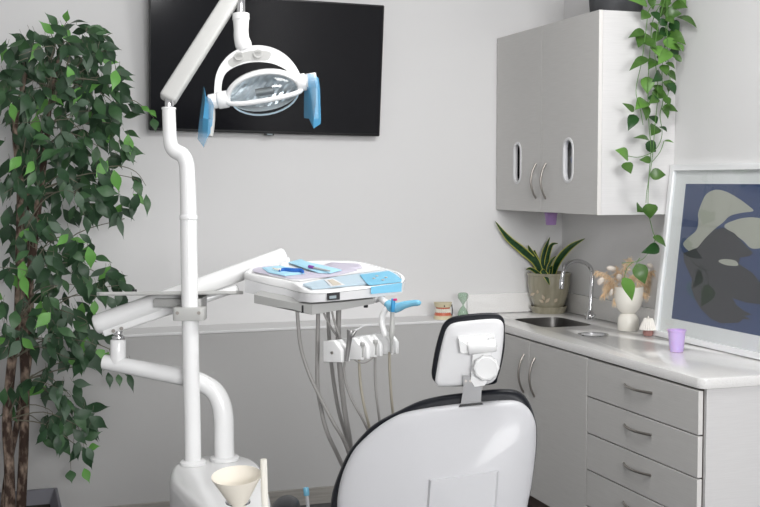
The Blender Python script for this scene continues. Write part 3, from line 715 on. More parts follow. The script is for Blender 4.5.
for (x0, y0, x1, y1, wd, mi) in ((58, 27, 44, 12, 9, 1), (54, 34, 38, 20, 9, 3), (66, 22, 68, 9, 8, 3), (27, 43, 8, 33, 10, 0), (26, 48, 4, 51, 9, 0), (2, 52, 7, 38, 5, 1), (63, 30, 76, 24, 7, 2), (72, 33, 92, 30, 8, 0), (96, 30, 113, 34, 7, 1),
                                 (34, 42, 52, 36, 9, 2), (141, 106, 152, 114, 6, 3), (150, 110, 157, 118, 6, 3), (153, 118, 156, 133, 9, 1), (146, 184, 147, 218, 8, 1), (133, 186, 131, 222, 9, 0),
                                 (128, 372, 134, 394, 7, 0), (108, 372, 110, 390, 8, 0), (118, 374, 120, 388, 7, 1), (105, 350, 92, 360, 10, 3), (70, 470, 72, 484, 11, 1), (84, 468, 90, 484, 9, 3), (98, 425, 84, 422, 10, 0), (88, 448, 101, 446, 8, 3), (118, 210, 124, 240, 7, 2)):
    if y1-y0 > 25: y0 = y1-24
    B_, T_ = at(x0, y0, Y=5.2), at(x1, y1, Y=5.17); kk = (B_-O).dot(fw)/FPX
    leaf(bml, B_, T_, wd*kk, V((rnd.uniform(-.3, .3), -1, rnd.uniform(.1, .5))), FIC, 0.16, 0.08, mi)
for pts in ([(50, 60), (57, 40), (60, 25)], [(58, 40), (62, 30), (67, 21)], [(52, 60), (36, 46), (26, 45)], [(57, 50), (52, 36), (50, 32)], [(110, 105), (130, 100), (142, 106), (154, 118)], [(80, 60), (100, 40), (112, 33)],
            [(95, 170), (118, 166), (136, 172), (146, 186)], [(80, 340), (100, 345), (120, 356), (130, 374)], [(30, 380), (55, 395), (75, 420), (85, 450)], [(30, 380), (55, 400), (68, 440), (71, 470)]):
    tube(bmt, [at(x, y, Y=5.2) for x, y in pts], [0.003, .0012], 5, 4)
for f in bmt.faces: f.material_index = 4
me = bpy.data.meshes.new('t'); bmt.to_mesh(me); bmt.free(); bml.from_mesh(me); bpy.data.meshes.remove(me)
obj('foliage', bml, ['leafd', 'leafm', 'leafg', 'leafl', 'twig'], t, ang=70)

# ================================================================== dental unit: housing, posts, arms
DU = 3.5
hz = 0.775
hp = [at(x, y, Z=hz) for x, y in ((169.5, 475), (172, 464), (183, 457), (200, 453.5), (225, 452), (245, 454), (257, 460), (264, 470), (268, 484), (272, 505), (272, 540), (255, 560), (230, 545), (205, 512), (178, 486))]
ho = [(p.x, p.y) for p in cat(hp, 3, True)]
hc = V((sum(p.x for p in hp)/len(hp), sum(p.y for p in hp)/len(hp), 0))
t = thing('dental_unit', 'white dental unit with bulky housing, swing pipe and long arm beside the chair', 'dental unit', hc)
def hring(s, z): return [V((hc.x+(x-hc.x)*s, hc.y+(y-hc.y)*s, z)) for x, y in ho]
b = nb(); loft(b, [hring(.90, 0.0), hring(.90, .02), hring(.92, .55), hring(.94, .66), hring(.945, .663), hring(1, .668), hring(1.0, .74), hring(.985, .757), hring(.95, .769), hring(.89, .775)])
obj('housing', b, 'white', t, ang=50)
def pD(x, y, d=DU): return at(x, y, D=d)
p0 = at(193, 464, Z=hz+.0005); d0 = (p0-O).dot(fw)
p1 = at(224.5, 459.5, Z=hz+.0005); d1 = (p1-O).dot(fw)
# swing pipe
b = nb()
lathe(b, [(0, 0), (.046, 0), (.046, .008), (.04, .012), (0, .012)], p1)
tube(b, [p1, pD(224, 440, d1), pD(223.7, 420, d1), pD(221.5, 405, d1), pD(215, 392, d1), pD(204, 384, d1), pD(190, 378.5, d1), pD(150, 370.5, d1+.02), pD(118, 364.5, d1+.04), pD(104.5, 362, d1+.05)], [.0315, .0315, .0315, .031, .030, .029, .028, .026, .0245, .024], 20, 5)
rtube(b, pD(118, 366, d1+.04), pD(118.3, 339.5, d1+.04), .0245, 20)
sp_ = obj('swing_pipe', b, 'white', t)
b = nb(); rtube(b, pD(118.3, 339.6, d1+.04), pD(118.4, 336, d1+.04), .020, 20, .001); rtube(b, pD(118.4, 336, d1+.04), pD(118.5, 331, d1+.04), .013, 16, .001)
obj('swivel', b, 'chrome', sp_)
# long arm
da, db = d1+.04, d1+.12
A0, A1 = pD(97, 324.5, da), pD(284, 256, db)
b = nb(); ax = (A1-A0).normalized()
tube(b, [A0-ax*.010, A0-ax*.008, A0-ax*.002, A0+ax*.02, A1-ax*.02, A1-ax*.002, A1+ax*.006, A1+ax*.008], [.015, .024, .031, .032, .028, .028, .022, .015], 28, 0)
arm = obj('arm_cover', b, 'white', t, ang=50)
b = nb(); lo0, lo1 = pD(104, 333, da), pD(238, 288, db-.02)
axl = (lo1-lo0).normalized(); obox(b, (lo0+lo1)/2, axl, fw.cross(axl), fw, (lo1-lo0).length/2, .012, .018, .006, 3)
obj('lower_link', b, 'white', t)
b = nb()
for x, y in ((113.5, 331), (121.5, 328.5)): lathe(b, [(0, 0), (.006, 0), (.006, .003), (0, .003)], pD(x, y, da-.022), -fw, 12)
obj('screw', b, 'nickel', t)
# delivery-side joint at the far end of the arm
b = nb(); rtube(b, pD(283, 258, db), pD(284, 272, db-.0), .022, 18); obj('elbow', b, 'white', t)

# post and lamp
t = thing('dental_lamp', 'white dental operating lamp on a tall post with hinged grey arm and curved yoke', 'dental lamp', p0)
b = nb()
lathe(b, [(0, 0), (.040, 0), (.040, .008), (.034, .013), (0, .013)], p0)
tube(b, [p0, pD(192.3, 420, d0), pD(191, 370, d0), pD(190.2, 320, d0), pD(189.2, 270, d0), pD(188.6, 219, d0)], .0255, 24, 4)
tube(b, [pD(188.6, 219, d0), pD(188.2, 200, d0), pD(187.3, 175, d0), pD(186.3, 163, d0), pD(182.5, 155, d0), pD(176, 151.5, d0), pD(171.8, 147, d0), pD(170, 139, d0), pD(169.3, 125, d0), pD(168.8, 109.5, d0)], [.0255, .0245, .0235, .0235, .0235, .0235, .022, .021, .0205, .0205], 24, 5)
post = obj('post', b, 'white', t, ang=50)
b = nb(); rtube(b, pD(188.6, 220, d0), pD(188.6, 215, d0), .0275, 24, .002); obj('collar', b, 'white', post)
b = nb(); rtube(b, pD(168.8, 109.6, d0), pD(168.8, 107.5, d0), .0222, 24, .001); obj('cap_ring', b, 'white', post)
b = nb(); rtube(b, pD(168.8, 110, d0), pD(168.9, 97, d0), .012, 18, .001)
tube(b, [pD(172.5, 106, d0-.01), pD(172.8, 97, d0-.01)], .004, 8, 0)
obj('pin', b, 'chrome', t)
# hinged arm : slightly flattened rounded bar, tapering away upward
B0, B1 = pD(167, 100, d0), pD(238, -12, d0+.16)
axl = (B1-B0).normalized(); s_ = fw.cross(axl).normalized(); n2 = axl.cross(s_)
prof = rrect(-.0265, .0265, -.020, .020, .009, 4)
b = nb(); rg = []
for q, sc_q in ((-.004, .55), (.0, .8), (.008, .95), (.02, 1), (.97, 1.0), (1.0, .96)):
    P_ = B0+(B1-B0)*q; rg.append([P_+s_*x*sc_q+n2*y*sc_q for x, y in prof])
loft(b, rg); obj('lamp_arm', b, 'lgrey', t, ang=45)
# stem
DL = d0+.14
b = nb(); rtube(b, pD(240.6, -16, DL), pD(241, 15, DL), .0135, 18, .001); obj('shaft', b, 'chrome', t)
b = nb(); tube(b, [pD(240.8, 13.5, DL), pD(241, 20, DL), pD(241.1, 30, DL), pD(241.5, 38, DL), pD(243.5, 45, DL), pD(245.5, 50, DL)], [.025, .0255, .0235, .0245, .027, .022], 22, 5)
tube(b, [pD(240.8, 14, DL), pD(241, 20, DL)], .0275, 22, 0)
obj('stem', b, 'white', t)
# yoke : crescent plate with rounded edges
lm = lambda u, v, h: at(u, v, D=DL-.015+h)
out_ = [(214.3,97),(214.3,88),(216,75),(221,64),(230,54),(241,48),(254,45.3),(266,46),(277,49.5),(287,56),(295,65),(300,74),(303,82)]
in_ = [(296,82),(291,74),(283,68),(272,63.5),(259,62),(247,63),(236,66.5),(227,72),(223,79),(221.5,88),(222,97)]
YO = [(p.x, p.y) for p in cat([V((x, y, 0)) for x, y in out_], 3)]+[(p.x, p.y) for p in cat([V((x, y, 0)) for x, y in in_], 3)]
b = nb()
bt = bmesh.new(); plate(bt, [YO], lambda u, v, h: V((u/300, v/300, h)), .034, .0078, 4)
for v in bt.verts: v.co = lm(v.co.x*300, v.co.y*300, v.co.z)
me = bpy.data.meshes.new('t'); bt.to_mesh(me); bt.free(); b.from_mesh(me)
yoke = obj('yoke', b, 'white', t, ang=55)
gp = [(228,61),(238,54.5),(250,51),(262,50.5),(271,53),(268,60),(258,60.5),(248,61),(240,63.5),(232,67)]
b = nb(); plate(b, [smooth2(gp, 3)], lambda u, v, h: at(u, v, D=DL-.0165+h), .003); obj('sensor_panel', b, 'lgrey', yoke, label='pale grey sensor inlay')
for x, y in ((239, 56.5), (258, 54)):
    b = nb(); lathe(b, [(0, 0), (4.2*DL/FPX, 0), (4.6*DL/FPX, .002), (4.6*DL/FPX, .004), (0, .004)], pD(x, y, DL-.017), -fw+up*.2, 20)
    for i in range(5): 
        tube(b, [pD(x-3.2, y-3+i*1.4, DL-.022), pD(x+3.2, y-3+i*1.4, DL-.022)], .0008, 5, 0, mi=1)
    obj('speaker_grille' if x < 250 else 'motion_sensor', b, ['lgrey', 'mgrey'], yoke)
# lamp head in its own frame : eX along the handle axis
hx0, hx1 = pD(206, 98, DL-.02), pD(318, 79, DL-.02)
eX = (hx1-hx0).normalized(); hcn = pD(264, 92, DL-.02)
eN = (-fw*0.9 - up*0.42).normalized(); eN = (eN-eX*eN.dot(eX)).normalized(); eY = eN.cross(eX)
if eY.dot(up) < 0: eY = -eY
S = DL/FPX
def hp3(u, v, h): return hcn+eX*u*S+eY*v*S+eN*h*S
# back shell
b = nb(); N = 32
rings = []
for q, dep in ((1, 0), (.98, -5), (.88, -11), (.66, -16), (.35, -19), (.05, -20)):
    rings.append([hp3(37*q*math.cos(2*PI*i/N), 21*q*math.sin(2*PI*i/N)+1.5, dep) for i in range(N)])
loft(b, rings, cap0=False); head = obj('reflector_shell', b, 'white', t, ang=60)
b = nb(); NX, NY = 18, 8; gv = []
for j in range(NY+1):
    row = []
    for i in range(NX+1):
        u = -34+68*i/NX; lim = 17*math.sqrt(max(0.0, 1-(u/35.5)**2)); v = -lim+2*lim*j/NY
        h = -2-11*(1-(u/35.5)**2)*(1-(2*j/NY-1)**2)+(1.0 if (i+j) % 2 else -0.4)
        row.append(b.verts.new(hp3(u, v+2, h)))
    gv.append(row)
for j in range(NY):
    for i in range(NX): b.faces.new((gv[j][i], gv[j][i+1], gv[j+1][i+1], gv[j+1][i]))
obj('reflector', b, 'reflector', t, smooth=False)
# bulb housing
b = nb(); tube(b, [hp3(-8, 1, 2), hp3(10, 1, 2)], [4*S, 4*S], 14, 0); obj('bulb_cover', b, 'steel', t)
# clear lens bulging forward
b = nb(); rings = []
for q, dep in ((1, 0), (.94, 4), (.8, 8), (.55, 11), (.25, 12.5), (.03, 13)):
    rings.append([hp3(34.5*q*math.cos(2*PI*i/N), (20 if i <= N/2 else 22)*q*math.sin(2*PI*i/N)-1, dep) for i in range(N)])
loft(b, rings, cap0=False); obj('lens', b, 'lens', t, ang=60)
# bezel : upper arc and lower bar
b = nb(); up_arc = [hp3(36.5*math.cos(PI*i/16), 22*math.sin(PI*i/16)-2, 1.0) for i in range(17)]
tube(b, up_arc, [3.2*S, 2.6*S, 2.6*S, 3.0*S], 14, 2, flat=1.7, fup=eN)
tube(b, [hp3(36.5, -1, 2), hp3(35.5, -3.5, 7), hp3(22, -4.5, 12), hp3(0, -4.8, 13.5), hp3(-22, -4.5, 12), hp3(-35.5, -3.5, 7), hp3(-36.5, -1, 2)], 2.5*S, 14, 4)
obj('bezel', b, 'white', t)
b = nb(); tube(b, [hp3(34.5*math.cos(PI+PI*i/14), -1.5+21.5*math.sin(PI+PI*i/14), 1.2) for i in range(15)], 0.9*S, 8, 1); obj('shield_rim', b, 'panelblue', t)
# handle hubs and handles
for s, xa, xb, xc in ((-1, -36, -47, -56), (1, 34, 43, 54)):
    yv = -1 if s < 0 else 3
    b = nb(); rtube(b, hp3(xa, yv, -1), hp3(xb, yv, -1), 8.6*S, 24, .003); rtube(b, hp3(xb, yv, -1), hp3(xc, yv, -1), 7.6*S, 24, .003)
    obj('hub', b, 'white', t)
bh = [pD(210.5, 98, DL-.02), pD(211.5, 112, DL-.02), pD(211.5, 125, DL-.025), pD(210.5, 136.5, DL-.03)]
obj('handle', tube(nb(), bh, [.013, .012, .010, .008], 12, 4), 'lgrey', t)
bh = [pD(313, 80, DL-.02), pD(314, 94, DL-.02), pD(315, 108, DL-.025), pD(316, 119, DL-.03)]
obj('handle', tube(nb(), bh, [.013, .012, .010, .008], 12, 4), 'lgrey', t)
def sheet(rows, name, m, lab, cat_, group=None):
    """rows: list of lists of (x,y,depth) ; thin film"""
    bm = nb(); g = [[bm.verts.new(at(x, y, D=d)) for x, y, d in r] for r in rows]
    for A, B in zip(g, g[1:]):
        for k in range(len(A)-1): bm.faces.new((A[k], A[k+1], B[k+1], B[k]))
    bmesh.ops.solidify(bm, geom=bm.faces[:], thickness=0.0006)
    o = obj(name, bm, m, ang=30); tag(o, lab, cat_, group); return o
L_ = DL-.03
sheet([[(203.5, 87, L_+.02), (204.5, 87.5, L_-.01), (206, 96, L_-.02), (211, 99, L_-.03)],
       [(202, 100, L_+.02), (205, 102, L_-.02), (209, 104, L_-.01), (214, 105, L_-.03)],
       [(199.5, 118, L_+.01), (203, 118, L_-.03), (208.5, 119, L_-.02), (213, 120, L_-.01)],
       [(197.5, 138, L_+.02), (202, 139, L_-.01), (207, 138, L_-.03), (211.5, 131, L_)],
       [(197.3, 139, L_+.02), (200.5, 143, L_-.01), (203.5, 147.5, L_-.02), (204.5, 147, L_)]],
      'barrier_sleeve', 'film', 'crumpled blue barrier film hanging over the left handle of the lamp', 'film', 'barrier films on the lamp handles')
sheet([[(304, 75, L_+.02), (308, 73.5, L_-.02), (314, 74, L_-.03), (318.5, 78, L_-.01)],
       [(304.5, 85, L_+.03), (308.5, 87, L_-.02), (316, 87, L_-.03), (320, 88, L_)],
       [(304, 98, L_+.03), (309, 100, L_-.01), (316, 104, L_-.03), (320.5, 104, L_)],
       [(304, 117, L_+.03), (309, 118, L_-.0), (313.5, 122, L_-.02), (321, 120, L_)],
       [(304.2, 118, L_+.03), (309, 118.7, L_-.0), (313.5, 128.5, L_-.02), (320.5, 124, L_)]],
      'barrier_sleeve', 'film', 'blue barrier film wrapped round the right handle of the lamp', 'film', 'barrier films on the lamp handles')

# small clamp tray on the post
tcn = pD(172, 293.5, d0)
t = thing('bracket_tray', 'thin grey bracket tray clamped to the lamp post above the white pipe', 'tray', pD(189, 313, d0))
b = nb(); rtube(b, pD(190.2, 319.5, d0), pD(190.0, 306.5, d0), .042, 8, .002)
bmesh.ops.delete(b, geom=b.verts[:], context='VERTS')
plate(b, [rrect(-.048, .048, -.04, .04, .014, 4), circ(0, 0, .0262)], frame_map(pD(190.1, 319.5, d0), rx_, V((dp.x, dp.y, 0)), V((0, 0, 1))), .040, .002, 2)
cl = obj('clamp', b, 'lgrey', t)
for x in (177.5, 199):
    b = nb(); lathe(b, [(0, 0), (.0055, 0), (.0055, .004), (0, .004)], pD(x, 313, d0-.0395), -fw, 14); obj('screw', b, 'nickel', cl)
b = nb(); obox(b, pD(180, 301.5, d0+.12), rx_, dp, V((0, 0, 1)), .075, .05, .013, .003)
obox(b, pD(200, 303.5, d0+.055), rx_, dp, V((0, 0, 1)), .012, .06, .02, .002)
obj('support', b, 'mgrey', t)
# the plate : tips left and right, seen edge on
trn = V((0, 0, 1)) + dp*0.103
trn.normalize()
tpt = pD(172, 295, d0+.12); e1 = (rx_+V((0, 0, .010))).normalized(); e2 = trn.cross(e1)
b = nb(); plate(b, [rrect(-.215, .215, -.12, .12, .03, 5)], frame_map(tpt, e1, e2, trn), .006, .002, 2)
lipo, lipi = rrect(-.215, .215, -.12, .12, .03, 5), rrect(-.209, .209, -.114, .114, .027, 5)
plate(b, [lipo, lipi], frame_map(tpt, e1, e2, trn), .011, .001, 1)
obj('tray_plate', b, 'lgrey', t)
b = nb(); lathe(b, [(0, 0), (.008, 0), (.007, .012), (0, .013)], tpt+e1*-.095+trn*.006+e2*-.11, trn, 12); obj('knob', b, 'blackp', t)

# cone cup, tips
cc = at(238.5, 519, D=2.86); tip_ = cc
rimc = at(237, 474.5, D=2.86)
axc = (rimc-tip_).normalized()
axc = (axc + -fw*0.22).normalized(); Lc = (rimc-tip_).length
b = nb(); R0 = 24.6*2.86/FPX
rimc2 = tip_+axc*Lc
lathe(b, [(0.001, 0), (R0*.5, Lc*.5), (R0, Lc), (R0+.0012, Lc+.001), (R0+.0012, Lc-.001), (R0*.5+.001, Lc*.5-.001), (0.002, -.001)], tip_+(rimc-rimc2)*0.6, axc, 44)
tag(obj('paper_cone', b, 'paper'), 'cream paper cone cup standing upright in front of the white posts', 'cup')
# cup holder on housing
b = nb(); 
hcp = at(236, 508, Z=hz-.001); 
hcp = at(238, 503, D=2.875)
b = nb(); lathe(b, [(.027, 0), (.031, 0), (.032, .003), (.031, .006), (.027, .006), (.027, 0)], hcp, (0, 0, 1), 28)
tube(b, [hcp+dp*.028+V((0, 0, .002)), hcp+dp*.034-V((0, 0, .012)), V((hcp.x+dp.x*.034, hcp.y+dp.y*.034, hz+.0005))], .004, 10, 4)
b2 = obj('cup_holder', b, 'chrome', None); tag(b2, 'chrome ring cup holder on top of the white housing under the paper cone', 'ring')
dt_ = 2.84
b = nb(); P = [at(266, 530, D=dt_), at(265, 505, D=dt_), at(264.2, 480, D=dt_), at(263.5, 459, D=dt_)]
tube(b, P, .0088, 16, 4, cap=False); ring_e = None
tube(b, P[::-1], .0066, 16, 4, cap=False)
tag(obj('suction_tip', b, 'cream'), 'white hollow suction tip standing right beside the paper cone', 'suction tip')
b = nb(); dq = 3.3
tube(b, [at(308.5, 530, D=dq), at(308, 508, D=dq), at(306.5, 494, D=dq)], .0055, 12, 3)
t = thing('saliva_ejector', 'clear saliva ejector with blue tip low between the housing and chair', 'saliva ejector', at(308.5, 530, D=dq))
obj('tube', b, 'clear', t); b = nb(); rtube(b, at(306.7, 495.5, D=dq), at(305.9, 487.5, D=dq), .0085, 14, .001); obj('tip', b, 'film2', t)

# ================================================================== delivery head
hn = (V((0, 0, 1)) - dp*0.20).normalized()
hq = at(325, 276, D=3.5)
OUT = [(244.5,272.5,6.8,20),(256,275,7.2,19.5),(270,278,7.6,19),(284,280.3,8.2,18.7),(293,282.8,8.6,18),(298,286.3,6.3,15.5),(303,289.5,4,12.4),(311,291.8,2.6,10.8),(325,291.8,2.2,10),(350,289.2,2.2,10.3),(378,286,2.2,10.8),(396,283.5,2.2,10.8),(402,281.8,2.6,10.8),(404.8,279,3,11),(404.2,275.5,3.6,11.5),(400,272.5,4,12),
       (384,267.6,4,12),(367,262.6,4,12),(358,261,4,12),(346,260.3,4,12),(322,260,4,12),(296,261,4.5,13),(275,263,5,15),(257,265.8,6,18),(248,268.5,6.6,19.5)]
rim = [atp(x, y, hq, hn) for x, y, s1, s2 in OUT]
def low(i, k):
    x, y, s1, s2 = OUT[i]; p = rim[i]; d = (p-O).dot(fw); return p-V((0, 0, 1))*((s1, s2)[k]*d/FPX)
cen = sum(rim, V())/len(rim)
def insr(ring, g): 
    c_ = sum(ring, V())/len(ring); return [p+(c_-p).normalized()*g for p in ring]
n_o = len(OUT)
t = thing('delivery_table', 'white dental delivery table with instrument pouches and blue covered control panel', 'dental tray', cen-V((0, 0, .08)))
sm = [low(i, 0) for i in range(n_o)]; bt_ = [low(i, 1) for i in range(n_o)]
dn = V((0, 0, -1))
b = nb(); loft(b, [insr(bt_, .006), bt_, [p+V((0, 0, .006)) for p in bt_], sm], cap1=True); obj('lower_case', b, 'plastic', t, ang=50)
b = nb()
loft(b, [insr(sm, .003), [p+V((0, 0, .002)) for p in sm], [p+dn*.002 for p in rim], insr(rim, .003), insr(rim, .010), [p+dn*.008 for p in insr(rim, .014)]], cap0=True, cap1=True)
obj('upper_case', b, 'white', t, ang=50)
# underside
un = [(254,294.5),(270,298),(292,302.5),(312,304.5),(345,302),(374,298.5),(380,292),(350,284),(300,282),(268,286)]
unb = [(256.5,303),(272,306),(296,309),(318,314.5),(345,309),(372,303.5),(376,298),(350,292),(300,290),(270,293)]
b = nb()
ru = []
for (x, y), (x2, y2) in zip(un, unb):
    p = atp(x, y, hq-V((0, 0, .045)), hn)
    ru.append((p, p-V((0, 0, (y2-y)*3.5/FPX))))
loft(b, [[a for a, _ in ru], [q for _, q in ru]]); obj('underside', b, 'mgrey', t, ang=30)
def hpoly(pts, h, th, name, m, parent, sm_=True, bev=0, label=None):
    P = [atp(x, y, hq+hn*h, hn) for x, y in pts]
    bm = nb(); loft(bm, [P, [p+hn*th for p in P]]); return obj(name, bm, m, parent, smooth=False, label=label)
pan = hpoly([(303,285.5),(312,289.5),(322,288.8),(371,284.2),(400,280.8),(398.5,276.5),(389,271.8),(360,275),(330,279.3)], -.0060, .0055, 'control_panel', 'panelblue', t, label='pale blue control panel strip')
hpoly([(324,279.8),(333,278.6),(345,285),(331,286.6)], .0006, .001, 'tag', 'plastic', pan)
hpoly([(327.5,280.3),(332.6,279.6),(341.5,284.5),(333.2,285.5)], .0018, .001, 'tag_insert', 'ltag', pan)
for x, y in ((374, 278.5), (377, 276), (386, 277.5), (383, 280)):
    b = nb(); lathe(b, [(0, 0), (.005, 0), (.0045, .0015), (0, .0018)], atp(x, y, hq+hn*.003, hn), hn, 12); obj('button', b, 'mgrey', pan)
# blue film over the right part of the panel, with its flap on the front
fl = [(359.5,274.8),(368,284.7),(371,285.5),(401.5,282),(401.8,279.5),(394,273.5),(388.5,271)]
P = [atp(x, y, hq+hn*.0022, hn) for x, y in fl]
b = nb(); loft(b, [P, [p+hn*.0005 for p in P]])
fa, fb2 = atp(371, 286.8, hq+hn*.0022, hn), atp(402, 282.6, hq+hn*.0022, hn)
q0 = [fa, fb2, at(401.5, 291.5, D=(fb2-O).dot(fw)-.004), at(371, 294, D=(fa-O).dot(fw)-.004)]
loft(b, [[p-fw*.004 for p in q0], [p-fw*.0046 for p in q0]])
tag(obj('barrier_film', b, 'film2', smooth=False), 'light blue barrier film stuck over the right end of the control panel', 'film')
# display window on the front
dd = (rim[8]-O).dot(fw)
b = nb(); P = [at(x, y, D=dd-.006) for x, y in ((327, 293.3), (339.8, 292.2), (339.8, 299.6), (327, 300.6))]
loft(b, [P, [p+fw*.012 for p in P]]); ds = obj('display', b, 'blackp', t, smooth=False)
b = nb(); P = [at(x, y, D=dd-.007) for x, y in ((329.5, 296), (336.3, 295.4), (336.3, 298.2), (329.5, 298.8))]
loft(b, [P, [p+fw*.0008 for p in P]]); obj('readout', b, 'led', ds, smooth=False)
for x, y in ((303.3, 305), (365.8, 300)):
    b = nb(); pp = at(x, y, D=3.38 if x < 320 else 3.44); rtube(b, pp, pp-V((0, 0, .023)), .0068, 14, .001); obj('foot', b, 'blackp', t, label='black rubber foot')
# tray mat with pouches
hpoly([(251,271.5),(258,267),(297,262.3),(346,261.6),(358,262.5),(385,269.5),(360,273),(330,277),(300,281.5),(292,280.8)], -.0065, .003, 'tray_mat', 'plastic', t)
def pouch(pts, h, mname, lab, hump=.004, extra=()):
    P = [atp(x, y, hq+hn*h, hn) for x, y in pts]; c_ = sum(P, V())/len(P)
    bm = nb(); loft(bm, [P, [p+hn*.0012 for p in P], [p.lerp(c_, .12)+hn*hump for p in P], [p.lerp(c_, .5)+hn*(hump*1.15) for p in P]], mi=0)
    o = obj('sterile_pouch', bm, [mname], ang=20); tag(o, lab, 'pouch', 'instrument pouches on the delivery table'); return o
pouch([(252,268.5),(262,266),(300,272),(325,275.5),(340,272),(356,268.5),(357,270.5),(330,277),(300,278.8),(291,279),(254,272)], -.003, 'lilac', 'lilac edged instrument pouch lying along the front of the delivery table')
pouch([(330,263),(360,264.5),(362,268),(345,271),(322,266)], -.003, 'lilac', 'lilac instrument pouch at the back right of the delivery table')
pouch([(262,268),(280,266),(300,270),(305,274),(285,276),(268,272.5)], .002, 'lblue', 'blue backed pouch under the blue handpiece on the delivery table')
pouch([(288,262.5),(300,259.5),(303,261.5),(342,270.5),(330,273.5),(318,273)], .003, 'lblue', 'light blue pouch holding a thin dark instrument on the delivery table')
# instruments
b = nb(); hh = .010
Pn = lambda x, y, h=hh: atp(x, y, hq+hn*h, hn)
t2 = thing('blue_handpiece', 'deep blue handled dental instrument with pale tip lying on the blue pouch', 'instrument', Pn(290, 271))
b = nb(); tube(b, [Pn(279, 270.5), Pn(284, 269.5), Pn(292, 270.3), Pn(301, 270.6), Pn(303, 272)], [.0035, .006, .007, .007, .004], 12, 4); obj('grip', b, 'navyb', t2)
b = nb(); tube(b, [Pn(281, 269.7, .012), Pn(276, 269.2, .012), Pn(272.5, 268, .012)], [.0045, .003, .0015], 10, 3); obj('tip', b, 'paper', t2)
b = nb(); tube(b, [Pn(309, 266.6, .011), Pn(320, 269, .011), Pn(330, 271, .011)], [.003, .0035, .002], 10, 3)
t2 = thing('purple_scaler', 'thin dark scaler with a purple grip on the light blue pouch', 'instrument', Pn(318, 268))
obj('shank', b, 'mgrey', t2); b = nb(); tube(b, [Pn(309, 266.4, .0115), Pn(313.5, 267.5, .0115)], .005, 10, 0); obj('grip', b, mat('purple_grip', (.25, .06, .35), .4), t2)

# handle bar and bracket under the head
d_h = 3.40
b = nb(); rtube(b, at(376.5, 293.5, D=3.44), at(379, 299.5, D=3.43), .020, 6, .002)
tube(b, [at(379, 296, D=3.43), at(384.5, 301.5, D=3.40), at(391, 306.5, D=3.38)], [.011, .0105, .0105], 16, 3)
tube(b, [at(391, 305, D=3.38), at(386, 309, D=3.385), at(382.5, 316, D=3.39), at(382, 324, D=3.39), at(384, 331, D=3.39), at(386, 336, D=3.39)], [.0085, .0085, .009, .009, .0095, .011], 14, 4)
obj('bracket', b, 'white', t)
b = nb(); tube(b, [at(387.5, 303, D=3.39), at(391, 306.8, D=3.38), at(395, 307.8, D=3.375), at(399, 306.9, D=3.37), at(404, 305, D=3.36), at(412, 303.3, D=3.35), at(418, 303, D=3.34), at(420.5, 303.8, D=3.34)], [.0125, .015, .0155, .014, .0115, .0095, .009, .005], 14, 4)
tag(obj('barrier_sleeve', b, 'film2'), 'light blue plastic sleeve pulled over the handle at the right of the delivery table', 'film')

# instrument holder: four clips
hold = thing('instrument_holder', 'white row of four instrument clips hanging below the delivery table', 'holder', at(365, 350, D=3.4))
hexx = (at(390, 343, D=3.42)-at(337, 352, D=3.36)).normalized()
hdp = hexx.cross(V((0, 0, 1))).normalized()*-1
if hdp.dot(fw) < 0: hdp = -hdp
clipc = [(337, 351), (357, 348.5), (370, 346), (386, 343.5)]
cdir = (hexx*0.45-hdp*0.9).normalized()      # the way the slots face
cs = cdir.cross(V((0, 0, 1))).normalized()
if cs.dot(rt) < 0: cs = -cs
clipP = []
for i, (x, y) in enumerate(clipc):
    pc_ = at(x, y, D=3.37+.017*i); clipP.append(pc_)
    sd = [(-.040, .030), (.006, .034), (.030, .012), (.036, .004), (.036, -.030), (-.040, -.034)]
    b = nb()
    for s in (-1, 1):
        mp2 = frame_map(pc_+cs*(s*.0125)-cs*.0075, cdir, V((0, 0, 1)), cs)
        plate(b, [[(u, v) for u, v in sd]], mp2, .015, .004, 3)
    mp2 = frame_map(pc_-cs*.008, cdir, V((0, 0, 1)), cs)
    plate(b, [[(-.036, .026), (.004, .028), (.010, .018), (.012, -.026), (-.036, -.030)]], mp2, .016, .001, 1)
    ck = obj('clip', b, 'white', hold, ang=40)
    if i == 0:
        b = nb(); lathe(b, [(0, 0), (.0045, 0), (.0045, .003), (0, .003)], pc_-cs*.0202-V((0, 0, .003)), -cs, 14); obj('screw', b, 'nickel', ck)
b = nb(); tube(b, [clipP[0]-cdir*.030, clipP[1]-cdir*.03, clipP[2]-cdir*.03, clipP[3]-cdir*.03], .012, 12, 3); obj('rail', b, 'white', hold)
# air water syringe in the first clip
def slot(i, dx=.024): return clipP[i]+cdir*dx
s0 = slot(0)
t2 = thing('air_water_syringe', 'metal air water syringe with white nozzle standing in the leftmost clip', 'syringe', s0-V((0, 0, .03)))
x0 = at(346.5, 361, D=3.33); x1 = at(349, 342, D=3.325); x2 = at(350.5, 334, D=3.32)
b = nb(); tube(b, [x0, x1, x2, at(351, 330.5, D=3.32)], [.006, .0075, .009, .009], 14, 4)
tube(b, [at(348.8, 337, D=3.325), at(349, 329.5, D=3.325)], [.006, .0065], 12, 0)
tube(b, [at(351.5, 336, D=3.32), at(354, 332.5, D=3.32), at(356, 330.5, D=3.32)], [.007, .006, .004], 12, 3)
obj('body', b, 'steel', t2)
b = nb(); tube(b, [at(353.5, 330.8, D=3.32), at(359, 328.6, D=3.32), at(366, 324.8, D=3.32), at(372, 324.3, D=3.32)], [.0025, .002, .0016, .0014], 8, 4); obj('nozzle', b, 'plastic', t2)
